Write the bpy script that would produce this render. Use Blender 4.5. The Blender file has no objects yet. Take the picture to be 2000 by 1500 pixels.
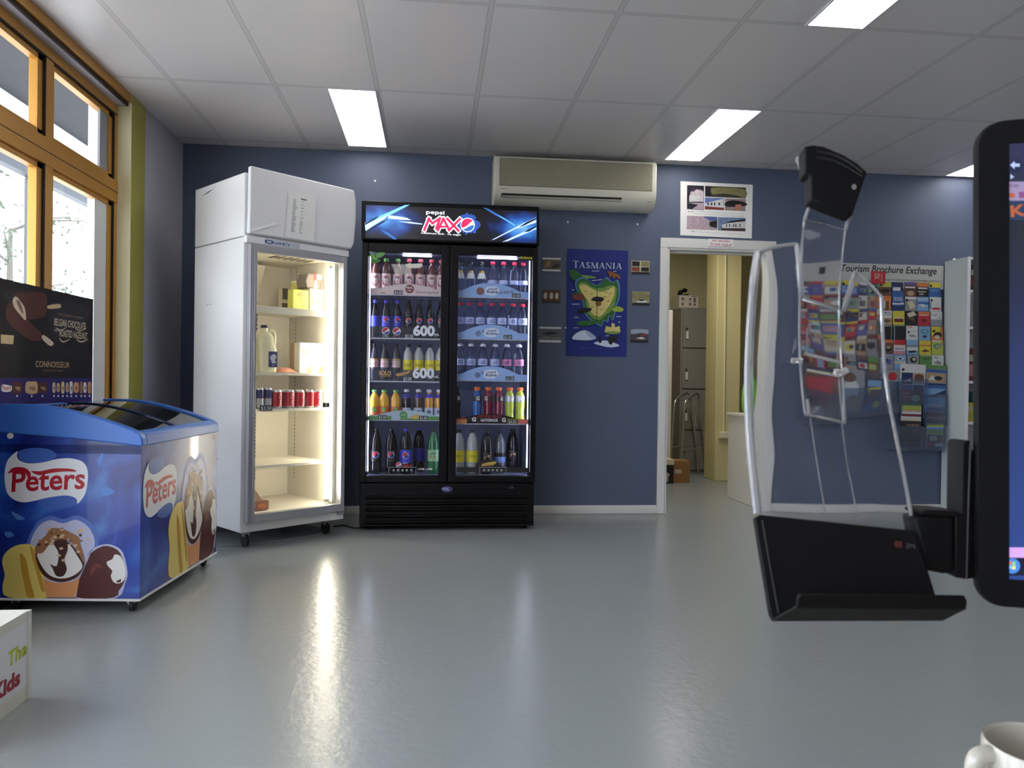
import bpy, bmesh, math, random
from mathutils import Vector, Matrix
random.seed(7)
scn = bpy.context.scene
COL = scn.collection
PI = math.pi

# ---------------------------------------------------------------- camera
H, D, CH, XL = 1.0527, 5.957, 2.775, -1.874      # eye height, back wall, ceiling, window-side wall
YAW, PITCH, ROLL, FPX = .1027, -.0064, .0139, 1500.
_f = Vector((math.sin(YAW)*math.cos(PITCH), math.cos(YAW)*math.cos(PITCH), math.sin(PITCH)))
_r = Vector((math.cos(YAW), -math.sin(YAW), 0)); _u = _r.cross(_f)
_r, _u = (math.cos(ROLL)*_r+math.sin(ROLL)*_u), (-math.sin(ROLL)*_r+math.cos(ROLL)*_u)
EYE = Vector((0, 0, H))
cd = bpy.data.cameras.new('camera'); cam = bpy.data.objects.new('camera', cd); COL.objects.link(cam)
cd.sensor_width = 36; cd.lens = FPX/2000*36; cd.clip_start = .02; cd.clip_end = 200
cd.dof.use_dof = True; cd.dof.focus_distance = 5.2; cd.dof.aperture_fstop = 18
m3 = Matrix((_r, _u, -_f)).transposed()
cam.matrix_world = Matrix.Translation(EYE) @ m3.to_4x4()
scn.camera = cam

# ---------------------------------------------------------------- world, exposure
w = bpy.data.worlds.new('daylight'); scn.world = w; w.use_nodes = True
bg = w.node_tree.nodes['Background']; bg.inputs[0].default_value = (.86, .92, 1, 1); bg.inputs[1].default_value = 7.5
vs = scn.view_settings
vs.view_transform = 'Standard'; vs.look = 'None'; vs.gamma = 1; vs.use_curve_mapping = False
vs.exposure = .2
PANEL = 6.5                                       # radiance of the ceiling troffers

def area(name, loc, sx, sy, radiance, col=(1, .98, .95), rot=(0, 0, 0)):
    l = bpy.data.lights.new(name, 'AREA'); l.shape = 'RECTANGLE'; l.size = sx; l.size_y = sy
    l.energy = radiance*sx*sy*PI; l.color = col
    o = bpy.data.objects.new(name, l); COL.objects.link(o); o.location = loc; o.rotation_euler = rot
    return o
# the troffers of the same grid that hang behind and beside the camera
for i, (x, y) in enumerate([(-.507, 2.97), (-.507, .69), (1.905, .69), (4.3, 2.97), (4.3, .69), (-.507, -1.6), (1.905, -1.6), (4.3, -1.6)]):
    area('troffer_lamp', (x, y, CH-.012), .28, 1.13, PANEL*(.92 if x < 0 else .42 if x < 3 else .15))
area('store_room_lamp', (2.35, 6.95, 2.66), .28, 1.13, 21, (1, .96, .87))

# ---------------------------------------------------------------- helpers
def lin(c):
    c = c/255
    return c/12.92 if c <= .04045 else ((c+.055)/1.055)**2.4
def rgb(t): return (lin(t[0]), lin(t[1]), lin(t[2]), 1)
MATS = {}
def mat(key, c=(200, 200, 200), rough=.5, metal=0, emit=0, trans=0, ior=1.45, coat=0, noise=0, nscale=8, spec=.5, bump=0, bscale=60, bdet=3):
    if key in MATS: return MATS[key]
    m = bpy.data.materials.new(key); m.use_nodes = True; nt = m.node_tree; b = nt.nodes['Principled BSDF']
    b.inputs['Base Color'].default_value = rgb(c); b.inputs['Roughness'].default_value = rough
    b.inputs['Metallic'].default_value = metal; b.inputs['IOR'].default_value = ior
    b.inputs['Specular IOR Level'].default_value = spec
    b.inputs['Transmission Weight'].default_value = trans
    if coat: b.inputs['Coat Weight'].default_value = coat; b.inputs['Coat Roughness'].default_value = .05
    if emit: b.inputs['Emission Color'].default_value = rgb(c); b.inputs['Emission Strength'].default_value = emit
    tc = None
    if noise or bump: tc = nt.nodes.new('ShaderNodeTexCoord')
    if noise:
        n = nt.nodes.new('ShaderNodeTexNoise'); n.inputs['Scale'].default_value = nscale; n.inputs['Detail'].default_value = 4
        nt.links.new(tc.outputs['Object'], n.inputs['Vector'])
        mx = nt.nodes.new('ShaderNodeMix'); mx.data_type = 'RGBA'
        mx.inputs[6].default_value = tuple(v*(1-noise) for v in rgb(c)[:3])+(1,)
        mx.inputs[7].default_value = tuple(min(1, v*(1+noise)) for v in rgb(c)[:3])+(1,)
        nt.links.new(n.outputs['Fac'], mx.inputs[0]); nt.links.new(mx.outputs[2], b.inputs['Base Color'])
    if bump:
        n = nt.nodes.new('ShaderNodeTexNoise'); n.inputs['Scale'].default_value = bscale; n.inputs['Detail'].default_value = bdet
        nt.links.new(tc.outputs['Object'], n.inputs['Vector'])
        bp = nt.nodes.new('ShaderNodeBump'); bp.inputs['Strength'].default_value = bump; bp.inputs['Distance'].default_value = .01
        nt.links.new(n.outputs['Fac'], bp.inputs['Height']); nt.links.new(bp.outputs[0], b.inputs['Normal'])
    MATS[key] = m; return m
def pane_mat(key, c=(255, 255, 255), gloss=.08, rough=.02):
    if key in MATS: return MATS[key]
    m = bpy.data.materials.new(key); m.use_nodes = True; nt = m.node_tree
    for n in list(nt.nodes): nt.nodes.remove(n)
    o = nt.nodes.new('ShaderNodeOutputMaterial'); t = nt.nodes.new('ShaderNodeBsdfTransparent'); g = nt.nodes.new('ShaderNodeBsdfGlossy')
    t.inputs[0].default_value = rgb(c); g.inputs['Roughness'].default_value = rough
    x = nt.nodes.new('ShaderNodeMixShader'); x.inputs[0].default_value = gloss
    nt.links.new(t.outputs[0], x.inputs[1]); nt.links.new(g.outputs[0], x.inputs[2]); nt.links.new(x.outputs[0], o.inputs[0])
    MATS[key] = m; return m

TEXT = {}
def text_geo(s, bold=0, shear=0):
    k = (s, bold, shear)
    if k not in TEXT:
        cu = bpy.data.curves.new('t', 'FONT'); cu.body = s; cu.size = 1; cu.offset = bold; cu.shear = shear
        cu.resolution_u = 3; cu.fill_mode = 'FRONT'
        o = bpy.data.objects.new('t', cu); me = o.to_mesh()
        v = [(p.co.x, p.co.y) for p in me.vertices]; f = [tuple(p.vertices) for p in me.polygons]
        o.to_mesh_clear(); bpy.data.objects.remove(o); bpy.data.curves.remove(cu)
        TEXT[k] = (v, f)
    return TEXT[k]

def ray(px, py): return _f+_r*((px-1000)/FPX)+_u*((750-py)/FPX)
def onX(px, py, v): d = ray(px, py); return EYE+d*(v/d.x)
def onY(px, py, v): d = ray(px, py); return EYE+d*(v/d.y)
def onZ(px, py, v): d = ray(px, py); return EYE+d*((v-H)/d.z)
def onP(px, py, P, n): d = ray(px, py); return EYE+d*((Vector(P)-EYE).dot(n)/d.dot(n))
def far(px, py, dep): return EYE+ray(px, py)*dep
def smooth(pts, k=4):
    out = []; n = len(pts)
    for i in range(n):
        p0, p1, p2, p3 = (Vector(pts[(i+j-1) % n]) for j in range(4))
        for s in range(k):
            t = s/k
            out.append(tuple(.5*((2*p1)+(p2-p0)*t+(2*p0-5*p1+4*p2-p3)*t*t+(3*p1-p0-3*p2+p3)*t**3)))
    return out
def spline(pts, k=5):
    out = []; n = len(pts)
    for i in range(n-1):
        p0, p1, p2, p3 = (Vector(pts[min(max(i+j-1, 0), n-1)]) for j in range(4))
        for s in range(k):
            t = s/k
            out.append(.5*((2*p1)+(p2-p0)*t+(2*p0-5*p1+4*p2-p3)*t*t+(3*p1-p0-3*p2+p3)*t**3))
    out.append(Vector(pts[-1])); return out
def frame(O, u, v, n):
    O, u, v, n = Vector(O), Vector(u), Vector(v), Vector(n)
    return lambda a, b, c=0: O+u*a+v*b+n*c
def wrap(r, z0=0): return lambda a, b, c=0: Vector((math.sin(a/r)*(r+c), -math.cos(a/r)*(r+c), z0+b))

class MB:
    def __init__(s, T=None): s.v = []; s.f = []; s.m = []; s.mats = []; s.T = T
    def mi(s, m):
        if m not in s.mats: s.mats.append(m)
        return s.mats.index(m)
    def add(s, vs, fs, m, raw=False):
        o = len(s.v); k = s.mi(m)
        for p in vs:
            p = Vector(p); s.v.append(s.T(p) if s.T and not raw else p)
        for f in fs: s.f.append([o+i for i in f]); s.m.append(k)
        return s
    def box(s, x0, y0, z0, x1, y1, z1, m):
        return s.add([(x, y, z) for z in (z0, z1) for y in (y0, y1) for x in (x0, x1)],
                     [(0, 2, 3, 1), (4, 5, 7, 6), (0, 1, 5, 4), (2, 6, 7, 3), (0, 4, 6, 2), (1, 3, 7, 5)], m)
    def poly(s, pts, m, raw=False): return s.add(pts, [tuple(range(len(pts)))], m, raw)
    def fan(s, pts, m, raw=False):
        c = sum((Vector(p) for p in pts), Vector())/len(pts); n = len(pts)
        return s.add(list(pts)+[c], [(i, (i+1) % n, n) for i in range(n)], m, raw)
    def prism(s, pts, vec, m, side=None):
        n = len(pts); vec = Vector(vec); a = [Vector(p) for p in pts]; b = [p+vec for p in a]
        s.add(a+b, [tuple(range(n)), tuple(range(2*n-1, n-1, -1))], m)
        o = len(s.v)-2*n; k = s.mi(side or m)
        for i in range(n):
            j = (i+1) % n; s.f.append([o+i, o+n+i, o+n+j, o+j]); s.m.append(k)
        return s
    def lathe(s, prof, m, c=(0, 0, 0), seg=18, axis='z', cap=True):
        c = Vector(c); vs = []
        for r, z in prof:
            for i in range(seg):
                a = 2*PI*i/seg; p = (r*math.cos(a), r*math.sin(a), z)
                if axis == 'x': p = (p[2], p[0], p[1])
                if axis == 'y': p = (p[0], p[2], p[1])
                vs.append(c+Vector(p))
        fs = [(k*seg+i, k*seg+(i+1) % seg, (k+1)*seg+(i+1) % seg, (k+1)*seg+i) for k in range(len(prof)-1) for i in range(seg)]
        if cap: fs += [tuple(range(seg-1, -1, -1)), tuple((len(prof)-1)*seg+i for i in range(seg))]
        return s.add(vs, fs, m)
    def tube(s, path, r, m, seg=8, closed=False):
        P = [Vector(p) for p in path]; n = len(P); vs = []; prev = None
        for i in range(n):
            a = P[i-1] if (i or closed) else P[i]; b = P[(i+1) % n] if (i < n-1 or closed) else P[i]
            t = (b-a).normalized()
            if prev is None: prev = t.orthogonal().normalized()
            prev = (prev-t*prev.dot(t)).normalized(); q = t.cross(prev)
            rr = r[i] if isinstance(r, (list, tuple)) else r
            for k in range(seg):
                g = 2*PI*k/seg; vs.append(P[i]+(prev*math.cos(g)+q*math.sin(g))*rr)
        fs = [(i*seg+k, i*seg+(k+1) % seg, ((i+1) % n)*seg+(k+1) % seg, ((i+1) % n)*seg+k) for i in range(n if closed else n-1) for k in range(seg)]
        if not closed: fs += [tuple(range(seg-1, -1, -1)), tuple((n-1)*seg+k for k in range(seg))]
        return s.add(vs, fs, m)
    def text(s, t, F, a, b, h, m, w=None, align='C', c=.0009, shear=0, bold=0, rot=0):
        v, f = text_geo(t, bold, shear)
        if not v: return s
        x0 = min(p[0] for p in v); x1 = max(p[0] for p in v); k = h/.7; kx = (w/(x1-x0)) if w else k
        off = {'C': (x0+x1)/2, 'L': x0, 'R': x1}[align]; cr, sr = math.cos(rot), math.sin(rot)
        q = [((p[0]-off)*kx, p[1]*k) for p in v]
        return s.add([F(a+x*cr-y*sr, b+x*sr+y*cr, c) for x, y in q], f, m)
    def rect(s, F, a0, b0, a1, b1, m, c=.0006): return s.poly([F(a0, b0, c), F(a1, b0, c), F(a1, b1, c), F(a0, b1, c)], m)
    def disc(s, F, a, b, r, m, c=.0008, ry=None, n=20):
        ry = ry or r
        return s.fan([F(a+r*math.cos(2*PI*i/n), b+ry*math.sin(2*PI*i/n), c) for i in range(n)], m)
    def build(s, name, parent=None, bevel=0, seg=2, recalc=True, flat=False):
        me = bpy.data.meshes.new(name)
        inv = None
        if parent is not None:
            top = parent
            while top.parent: top = top.parent
            inv = Matrix.LocRotScale(top.location, top.rotation_euler, None).inverted()
        me.from_pydata([(inv @ p) if inv else p for p in s.v], [], s.f)
        for m in s.mats: me.materials.append(m)
        me.polygons.foreach_set('material_index', s.m)
        if recalc:
            b = bmesh.new(); b.from_mesh(me); bmesh.ops.recalc_face_normals(b, faces=b.faces); b.to_mesh(me); b.free()
        if not flat:
            me.shade_smooth(); me.set_sharp_from_angle(angle=math.radians(38))
        o = bpy.data.objects.new(name, me); COL.objects.link(o)
        if parent is not None: o.parent = parent
        if bevel:
            k = o.modifiers.new('edge', 'BEVEL'); k.width = bevel; k.segments = seg; k.limit_method = 'ANGLE'; k.angle_limit = math.radians(50)
        return o

def tag(o, label, cat, group=None):
    o['label'] = label; o['category'] = cat
    if group: o['group'] = group
    return o
def thing(name, loc, label, cat, group=None, rz=0):
    o = bpy.data.objects.new(name, None); COL.objects.link(o); o.empty_display_size = .05
    o.location = loc; o.rotation_euler = (0, 0, rz)
    return tag(o, label, cat, group)
def struct(o): o['kind'] = 'structure'; return o
def dup(root, loc, label=None, rz=None, group=None):
    r = root.copy(); COL.objects.link(r); r.location = loc
    if rz is not None: r.rotation_euler = (0, 0, rz)
    if label: r['label'] = label
    if group: r['group'] = group
    for ch in list(root.children):
        c = ch.copy(); COL.objects.link(c); c.parent = r
        for g in list(ch.children):
            d = g.copy(); COL.objects.link(d); d.parent = c
    return r
ORD = ['first', 'second', 'third', 'fourth', 'fifth', 'sixth', 'seventh', 'eighth', 'ninth', 'tenth', 'eleventh', 'twelfth']

WHITE = mat('white_paint', (222, 222, 218), .45)
BLACK = mat('black_plastic', (12, 12, 13), .4, spec=.35)
CHROME = mat('chrome', (200, 200, 200), .18, 1)
PAPER = mat('white_paper', (232, 231, 226), .6)
INK = mat('black_ink', (22, 22, 26), .6)
GREYINK = mat('grey_ink', (140, 140, 142), .6)
# ================================================================ the room
def floor_mat():
    m = mat('floor_paint', (143, 148, 148), .2, bump=.11, bscale=34)
    nt = m.node_tree; b = nt.nodes['Principled BSDF']
    tc = nt.nodes.new('ShaderNodeTexCoord'); n = nt.nodes.new('ShaderNodeTexNoise'); n.inputs['Scale'].default_value = 3; n.inputs['Detail'].default_value = 2
    r = nt.nodes.new('ShaderNodeMapRange'); r.inputs[3].default_value = .2; r.inputs[4].default_value = .262
    nt.links.new(tc.outputs['Object'], n.inputs['Vector']); nt.links.new(n.outputs['Fac'], r.inputs[0]); nt.links.new(r.outputs[0], b.inputs['Roughness'])
    return m
def ceiling_mat():
    m = mat('ceiling_tiles', (196, 194, 193), .33, bump=.05, bscale=5)
    nt = m.node_tree; b = nt.nodes['Principled BSDF']; N = nt.nodes.new; L = nt.links.new
    geo = N('ShaderNodeNewGeometry'); sp = N('ShaderNodeSeparateXYZ'); L(geo.outputs['Position'], sp.inputs[0])
    def M(op, a, bb):
        k = N('ShaderNodeMath'); k.operation = op
        for i, q in enumerate((a, bb)):
            if isinstance(q, (int, float)): k.inputs[i].default_value = q
            else: L(q, k.inputs[i])
        return k.outputs[0]
    def dist(out, off, per):
        t = M('ADD', M('DIVIDE', M('SUBTRACT', out, off), per), 100.5)
        return M('MULTIPLY', M('ABSOLUTE', M('SUBTRACT', M('FRACT', t, 0), .5), 0), per)
    dx = dist(sp.outputs[0], -1.554, .6); dy = dist(sp.outputs[1], 4.68, 1.14)
    d = M('MINIMUM', dx, dy)
    bar = M('LESS_THAN', d, .0115)
    line = M('LESS_THAN', M('ABSOLUTE', M('SUBTRACT', d, .0125), 0), .0011)
    mx = N('ShaderNodeMix'); mx.data_type = 'RGBA'; mx.inputs[6].default_value = rgb((216, 211, 209)); mx.inputs[7].default_value = rgb((202, 198, 196)); L(bar, mx.inputs[0])
    mx2 = N('ShaderNodeMix'); mx2.data_type = 'RGBA'; L(mx.outputs[2], mx2.inputs[6]); mx2.inputs[7].default_value = rgb((140, 137, 136)); L(line, mx2.inputs[0])
    L(mx2.outputs[2], b.inputs['Base Color'])
    return m
BLUEW = mat('blue_wall_paint', (84, 94, 115), .55, noise=.04, nscale=3, bump=.04, bscale=90)
GREYW = mat('lilac_grey_wall_paint', (176, 174, 184), .6, bump=.04, bscale=90)
OLIVE = mat('olive_cream_paint', (206, 204, 142), .5)
CREAM = mat('cream_yellow_paint', (220, 210, 164), .55, noise=.05, nscale=2)
WINDOWP = pane_mat('window_glass', (250, 252, 255), .06, .01)
AMBER = mat('amber_anodised_frame', (196, 142, 62), .38, .35)
DARKGAP = mat('dark_gasket', (38, 28, 20), .6)

XR, YB = 6.4, -3.2
struct(MB().box(-2.3, YB, -.12, XR+.15, 10.2, 0, floor_mat()).build('floor'))
struct(MB().box(-2.05, YB, CH, XR+.15, D+.12, CH+.1, ceiling_mat()).build('ceiling'))
# back wall with the doorway
dx0, dx1, dz = 1.843, 2.672, 2.114
b = MB()
for x0, z0, x1, z1 in ((-2.05, 0, dx0, CH), (dx1, 0, XR, CH), (dx0, dz, dx1, CH)): b.box(x0, D, z0, x1, D+.12, z1, BLUEW)
struct(b.build('wall_back'))
struct(MB().box(XR, YB, 0, XR+.15, D+.12, CH, GREYW).build('wall_right'))
struct(MB().box(-2.05, YB-.15, 0, XR+.15, YB, CH, GREYW).build('wall_front'))
# window-side wall: grey return, olive pilaster, sill kerb and head over the glazing
b = MB().box(XL-.25, 5.19, 0, XL, D, CH, GREYW); b.box(-2.124, 4.965, 0, -1.99, 5.19, CH, WHITE)
b.box(-2.12, YB, 0, -1.95, 4.97, .07, GREYW); b.box(-2.12, YB, 2.7, -1.9, 4.97, CH, GREYW)
struct(b.build('wall_left'))
b = MB().box(-1.99, 4.968, 0, XL+.004, 5.195, CH, mat('olive_paint_shaded', (160, 154, 74), .5)); b.box(-1.99, 4.963, 0, XL+.004, 4.968, CH, mat('reveal_paint_daylit', (232, 229, 186), .5))  # one pilaster in two tones, daylight and shade put into the colours
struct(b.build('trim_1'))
b = MB().box(-1.9, YB, 2.722, XL+.004, 4.964, CH-.002, AMBER); b.box(-1.9, YB, 2.70, -1.888, 4.964, 2.724, DARKGAP)
struct(b.build('trim_2'))
# skirting boards
SK = mat('skirting_paint', (206, 202, 196), .4)
def skirt(x0, x1): return MB().prism([(x0, D, .002), (x0, D-.018, .002), (x0, D-.018, .05), (x0, D-.009, .064), (x0, D, .066)], (x1-x0, 0, 0), SK)
struct(skirt(XL, 1.779).build('baseboard_back')); struct(skirt(2.737, XR).build('baseboard_back.001'))
# doorway lining and architraves
DOORW = mat('door_frame_paint', (214, 212, 206), .35)
b = MB()
for x0, x1 in ((1.78, dx0), (dx1, 2.735)): b.box(x0, D-.02, 0, x1, D+.001, dz, DOORW); b.box(x0, D+.119, 0, x1, D+.14, dz, DOORW)
b.box(1.78, D-.02, dz, 2.735, D+.001, 2.19, DOORW)
for x0, x1 in ((dx0-.001, dx0+.016), (dx1-.016, dx1+.001)): b.box(x0, D-.012, 0, x1, D+.13, dz, DOORW)
b.box(dx0, D-.012, dz-.016, dx1, D+.13, dz+.001, DOORW); b.box(dx0+.016, D+.05, dz-.03, dx1-.016, D+.09, dz-.016, DOORW)
struct(b.build('door_1', bevel=.003))

# windows: amber aluminium frames, visible bays and added unseen ones
def window(i, y0, y1):
    root = bpy.data.objects.new('window_%d' % i, None); COL.objects.link(root); root.location = (-1.95, (y0+y1)/2, .07); struct(root)
    f = MB(); X0, X1 = -2.02, -1.95
    f.box(X0, y0, 2.64, X1, y1, 2.7, AMBER); f.box(X0, y0, .07, X1, y1, .12, AMBER)
    f.box(X0, y0, 2.10, X1+.004, y1, 2.235, AMBER); f.box(X1+.003, y0, 2.163, X1+.0055, y1, 2.168, DARKGAP)
    f.box(X0, y0, .12, X1, y0+.035, 2.64, AMBER); f.box(X0, y1-.05, .12, X1, y1, 2.64, AMBER)
    f.box(X0, y1-.052, .12, X1+.001, y1-.044, 2.64, DARKGAP); f.box(X0, y0, 2.636, X1+.001, y1, 2.645, DARKGAP)
    struct(f.build('frame', root, bevel=.003))
    s = MB()                                       # sashes
    for z0, z1 in ((.12, 2.10), (2.235, 2.636)):
        ya, yb = y0+.035, y1-.052
        for p in ((ya, z0, yb, z0+.03), (ya, z1-.03, yb, z1), (ya, z0, ya+.03, z1), (yb-.05, z0, yb, z1)):
            s.box(-2.005, p[0], p[1], -1.962, p[2], p[3], AMBER)
    struct(s.build('sash', root, bevel=.002))
    for z0, z1 in ((.14, 2.08), (2.26, 2.61)): struct(MB().box(-1.99, y0+.055, z0, -1.985, y1-.08, z1, WINDOWP).build('pane', root))
window(1, 4.13, 4.965); window(2, 3.12, 4.13); window(3, 2.1, 3.12); window(4, 1.08, 2.1); window(5, .04, 1.08); window(6, -1.0, .04); window(7, -2.04, -1.0); window(8, -3.1, -2.04)  # rearmost bays are unseen, added to throw more daylight into the room
struct(MB().box(-2.05, YB, .07, -1.95, -3.1, 2.7, GREYW).build('wall_left.001'))
b = MB().box(-1.983, 4.70, .14, -1.97, 4.885, 2.08, WHITE); b.box(-1.983, 4.76, 2.26, -1.97, 4.885, 2.61, mat('pale_grey_board', (150, 152, 155), .6))
struct(b.build('trim_3'))

# ---------------------------------------------------------------- outside: veranda, yard and trees
b = MB(); SOF = mat('soffit_board', (52, 51, 54), .8); GUT = mat('white_gutter', (230, 232, 235), .4)
b.box(-3.4, -2, 3.28, -2.12, 12, 3.34, SOF); b.box(-3.48, -2, 3.19, -3.4, 12, 3.34, GUT)
BEAM = mat('grey_beam', (78, 80, 86), .5)
b.box(-3.45, -2, 2.70, -3.37, 12, 2.77, BEAM)
for y in (2.6, 6.95, 11.2): b.box(-3.46, y-.05, 0, -3.36, y+.05, 2.7, BEAM)
v = struct(b.build('exterior_veranda'))
struct(MB().box(-40, -25, -.3, -2.3, 45, -.13, mat('pale_gravel', (205, 203, 198), .9, noise=.2, nscale=20)).build('ground'))
LEAF = mat('gum_leaf', (66, 76, 58), .6); BARK = mat('gum_bark', (84, 78, 70), .8)
def tree(x, y, h, r, label, seed):
    R = random.Random(seed); t = thing('gum_tree', (x, y, -.13), label, 'tree', 'trees beyond the veranda')
    tr = MB(); top = Vector((x+R.uniform(-.3, .3), y+R.uniform(-.3, .3), h*.8))
    tr.tube([(x, y, -.13), (x+.05, y-.04, h*.4), top], [.14, .1, .04], BARK)
    lf = MB(); ends = []
    for k in range(11):
        a = R.uniform(0, 2*PI); q = Vector((x, y, h*.35)).lerp(top, R.random()); e = q+Vector((math.cos(a)*r*R.uniform(.5, 1), math.sin(a)*r*R.uniform(.5, 1), R.uniform(.1, .7)))
        tr.tube([q, (q+e)/2+Vector((0, 0, .12)), e], [.035, .025, .012], BARK, 6); ends += [e, (q+e)/2]
    for e in ends:
        for k in range(26):
            p = e+Vector((R.gauss(0, .24), R.gauss(0, .24), R.gauss(0, .2))); d = Vector((R.gauss(0, 1), R.gauss(0, 1), R.gauss(-.6, .6))).normalized(); s = d.orthogonal().normalized()*.028; l = R.uniform(.09, .16)
            lf.poly([p, p+d*l*.5+s, p+d*l, p+d*l*.5-s], LEAF)
    tr.build('trunk', t); lf.build('foliage', t, recalc=False, flat=True)
for i, a in enumerate([(-8.2, 12.6, 5.0, 1.5, 'tall gum tree outside, seen beside the amber mullion'), (-9.6, 18.5, 5.4, 1.7, 'gum tree outside, seen through the pane by the olive pilaster'), (-7.2, 10.2, 4.4, 1.3, 'lower gum tree outside, standing beyond the veranda post')]): tree(*a, 11+i)

# ---------------------------------------------------------------- ceiling lights
TROF = mat('lit_diffuser', (255, 252, 250), .4, emit=PANEL); TFR = mat('troffer_frame', (205, 205, 208), .4)
def troffer(x, y, label):
    t = thing('ceiling_light', (x, y, CH), label, 'ceiling light', 'ceiling light panels')
    b = MB(); z0 = CH-.006
    for p in ((-.147, -.575, .147, -.563), (-.147, .563, .147, .575), (-.147, -.563, -.138, .563), (.138, -.563, .147, .563)): b.box(x+p[0], y+p[1], z0, x+p[2], y+p[3], CH+.001, TFR)
    b.build('frame', t); MB().box(x-.138, y-.563, CH-.004, x+.138, y+.563, CH-.001, TROF).build('diffuser', t)
troffer(-.507, 5.25, 'lit ceiling light panel above the two drink fridges')
troffer(1.905, 5.25, 'lit ceiling light panel beside the air conditioner, nearly above the doorway')
troffer(1.905, 2.97, 'lit ceiling light panel cut by the top edge of the picture')
troffer(4.3, 5.35, 'lit ceiling light panel above the bookcase, mostly hidden by the black monitor')

# ================================================================ store room behind the doorway
struct(MB().box(1.0, 9.15, 0, 5.2, 9.3, 2.8, CREAM).build('wall_store_back'))
struct(MB().box(.9, D+.12, 0, 1.0, 9.3, 2.8, CREAM).build('wall_store_left'))
struct(MB().box(5.2, D+.12, 0, 5.3, 9.3, 2.8, CREAM).build('wall_store_right'))
struct(MB().box(.9, D+.12, 2.72, 5.3, 9.3, 2.8, WHITE).build('ceiling.001'))
struct(MB().box(2.985, 7.88, 0, 3.25, 8.2, 2.72, mat('pillar_paint', (216, 202, 148), .5, noise=.08, nscale=3)).build('pillar', bevel=.006))
b = MB(); PVC = mat('ivory_conduit', (222, 212, 176), .4)
b.tube([(3.078, 7.87, .53), (3.068, 7.87, 2.71)], .009, PVC); c = tag(b.build('conduit'), 'thin ivory conduit pipe running up the cream pillar', 'conduit')
t = thing('junction_box', (3.09, 7.88, .45), 'ivory junction box at the foot of the conduit on the pillar', 'junction box')
MB().box(3.02, 7.845, .452, 3.16, 7.88, .528, PVC).build('housing', t, bevel=.006); MB().box(3.03, 7.838, .46, 3.15, 7.846, .52, mat('ivory_cover', (228, 219, 188), .4)).build('cover', t, bevel=.003)
# grey lockers
LK = mat('grey_locker_steel', (140, 136, 128), .45); LKD = mat('locker_gap', (60, 58, 54), .6)
t = thing('locker', (3.0, 8.85, 0), 'tall grey steel locker column with stacked doors in the store room', 'locker')
MB().box(2.845, 8.64, 0, 3.16, 9.1, 1.91, LK).build('body', t, bevel=.004)
for i, (z1, z0) in enumerate(((1.885, 1.445), (1.414, .973), (.951, .5), (.479, .03))):
    d = MB().box(2.865, 8.622, z0, 3.145, 8.638, z1, LK).build('door', t, bevel=.004)
    b = MB().lathe([(.014, 0), (.014, .014), (.01, .018)], CHROME, (2.905, 8.622, z0+.22), 12, 'y'); b.v = [Vector((p.x, 8.622-(p.y-8.622), p.z)) for p in b.v]
    b.build('lock', d)
    if i < 3: MB().box(2.9, 8.606, z0+.10, 2.925, 8.609, z0+.19, PAPER).build('key_tag', d)
# white box and cable tangle on the locker
t = thing('cardboard_box', (2.97, 8.86, 1.91), 'white printed cardboard box lying on top of the grey locker', 'box')
BRN = mat('brown_print', (120, 96, 80), .7)
b = MB().box(2.845, 8.72, 1.911, 3.075, 9.02, 2.06, mat('white_carton', (216, 208, 196), .7)); F = frame((2.845, 8.72, 1.911), (1, 0, 0), (0, 0, 1), (0, -1, 0))
for a0, b0, a1, b1 in ((.03, .03, .055, .06), (.03, .09, .06, .12), (.12, .03, .145, .06), (.12, .09, .145, .115), (.175, .03, .2, .055), (.175, .065, .2, .125), (.15, .135, .215, .143)): b.rect(F, a0, b0, a1, b1, BRN)
b.build('carton', t)
b = MB(); b.lathe([(.002, -.03), (.032, -.012), (.034, .01), (.002, .03)], BLACK, (2.935, 8.8, 2.125), 12); b.lathe([(.002, -.03), (.028, -.01), (.028, .012), (.002, .03)], BLACK, (2.885, 8.8, 2.10), 12); b.tube([(2.85, 8.79, 2.08), (2.9, 8.78, 2.062), (2.98, 8.8, 2.075)], .012, BLACK)
tag(b.build('headset'), 'small black object on the white box on the locker', 'headset')
# white upright fridge, appliance on it
t = thing('storage_fridge', (2.25, 8.2, 0), 'tall white fridge with a red sticker, half hidden by the door frame', 'fridge')
WF = mat('white_enamel', (216, 208, 194), .35)
MB().box(1.98, 8.0, .02, 2.53, 8.55, 1.815, WF).build('body', t, bevel=.01); d = MB().box(1.98, 7.95, .1, 2.53, 7.998, 1.81, WF).build('door', t, bevel=.01)
RED = mat('red_sticker', (196, 30, 42), .4)
b = MB().box(2.40, 7.946, 1.11, 2.475, 7.951, 1.295, RED); b.text('D', frame((2.44, 7.946, 1.245), (1, 0, 0), (0, 0, 1), (0, -1, 0)), 0, 0, .035, WHITE); b.build('sticker', d)
t = thing('appliance', (2.3, 8.25, 1.815), 'pale grey rounded appliance standing on the white store room fridge', 'appliance')
MB().box(2.1, 8.02, 1.816, 2.525, 8.45, 2.13, mat('pale_appliance', (196, 190, 186), .4)).build('housing', t, bevel=.05, seg=4); MB().box(2.12, 8.0, 1.82, 2.52, 8.03, 1.88, mat('dark_appliance', (110, 104, 100), .4)).build('base', t)
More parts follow.
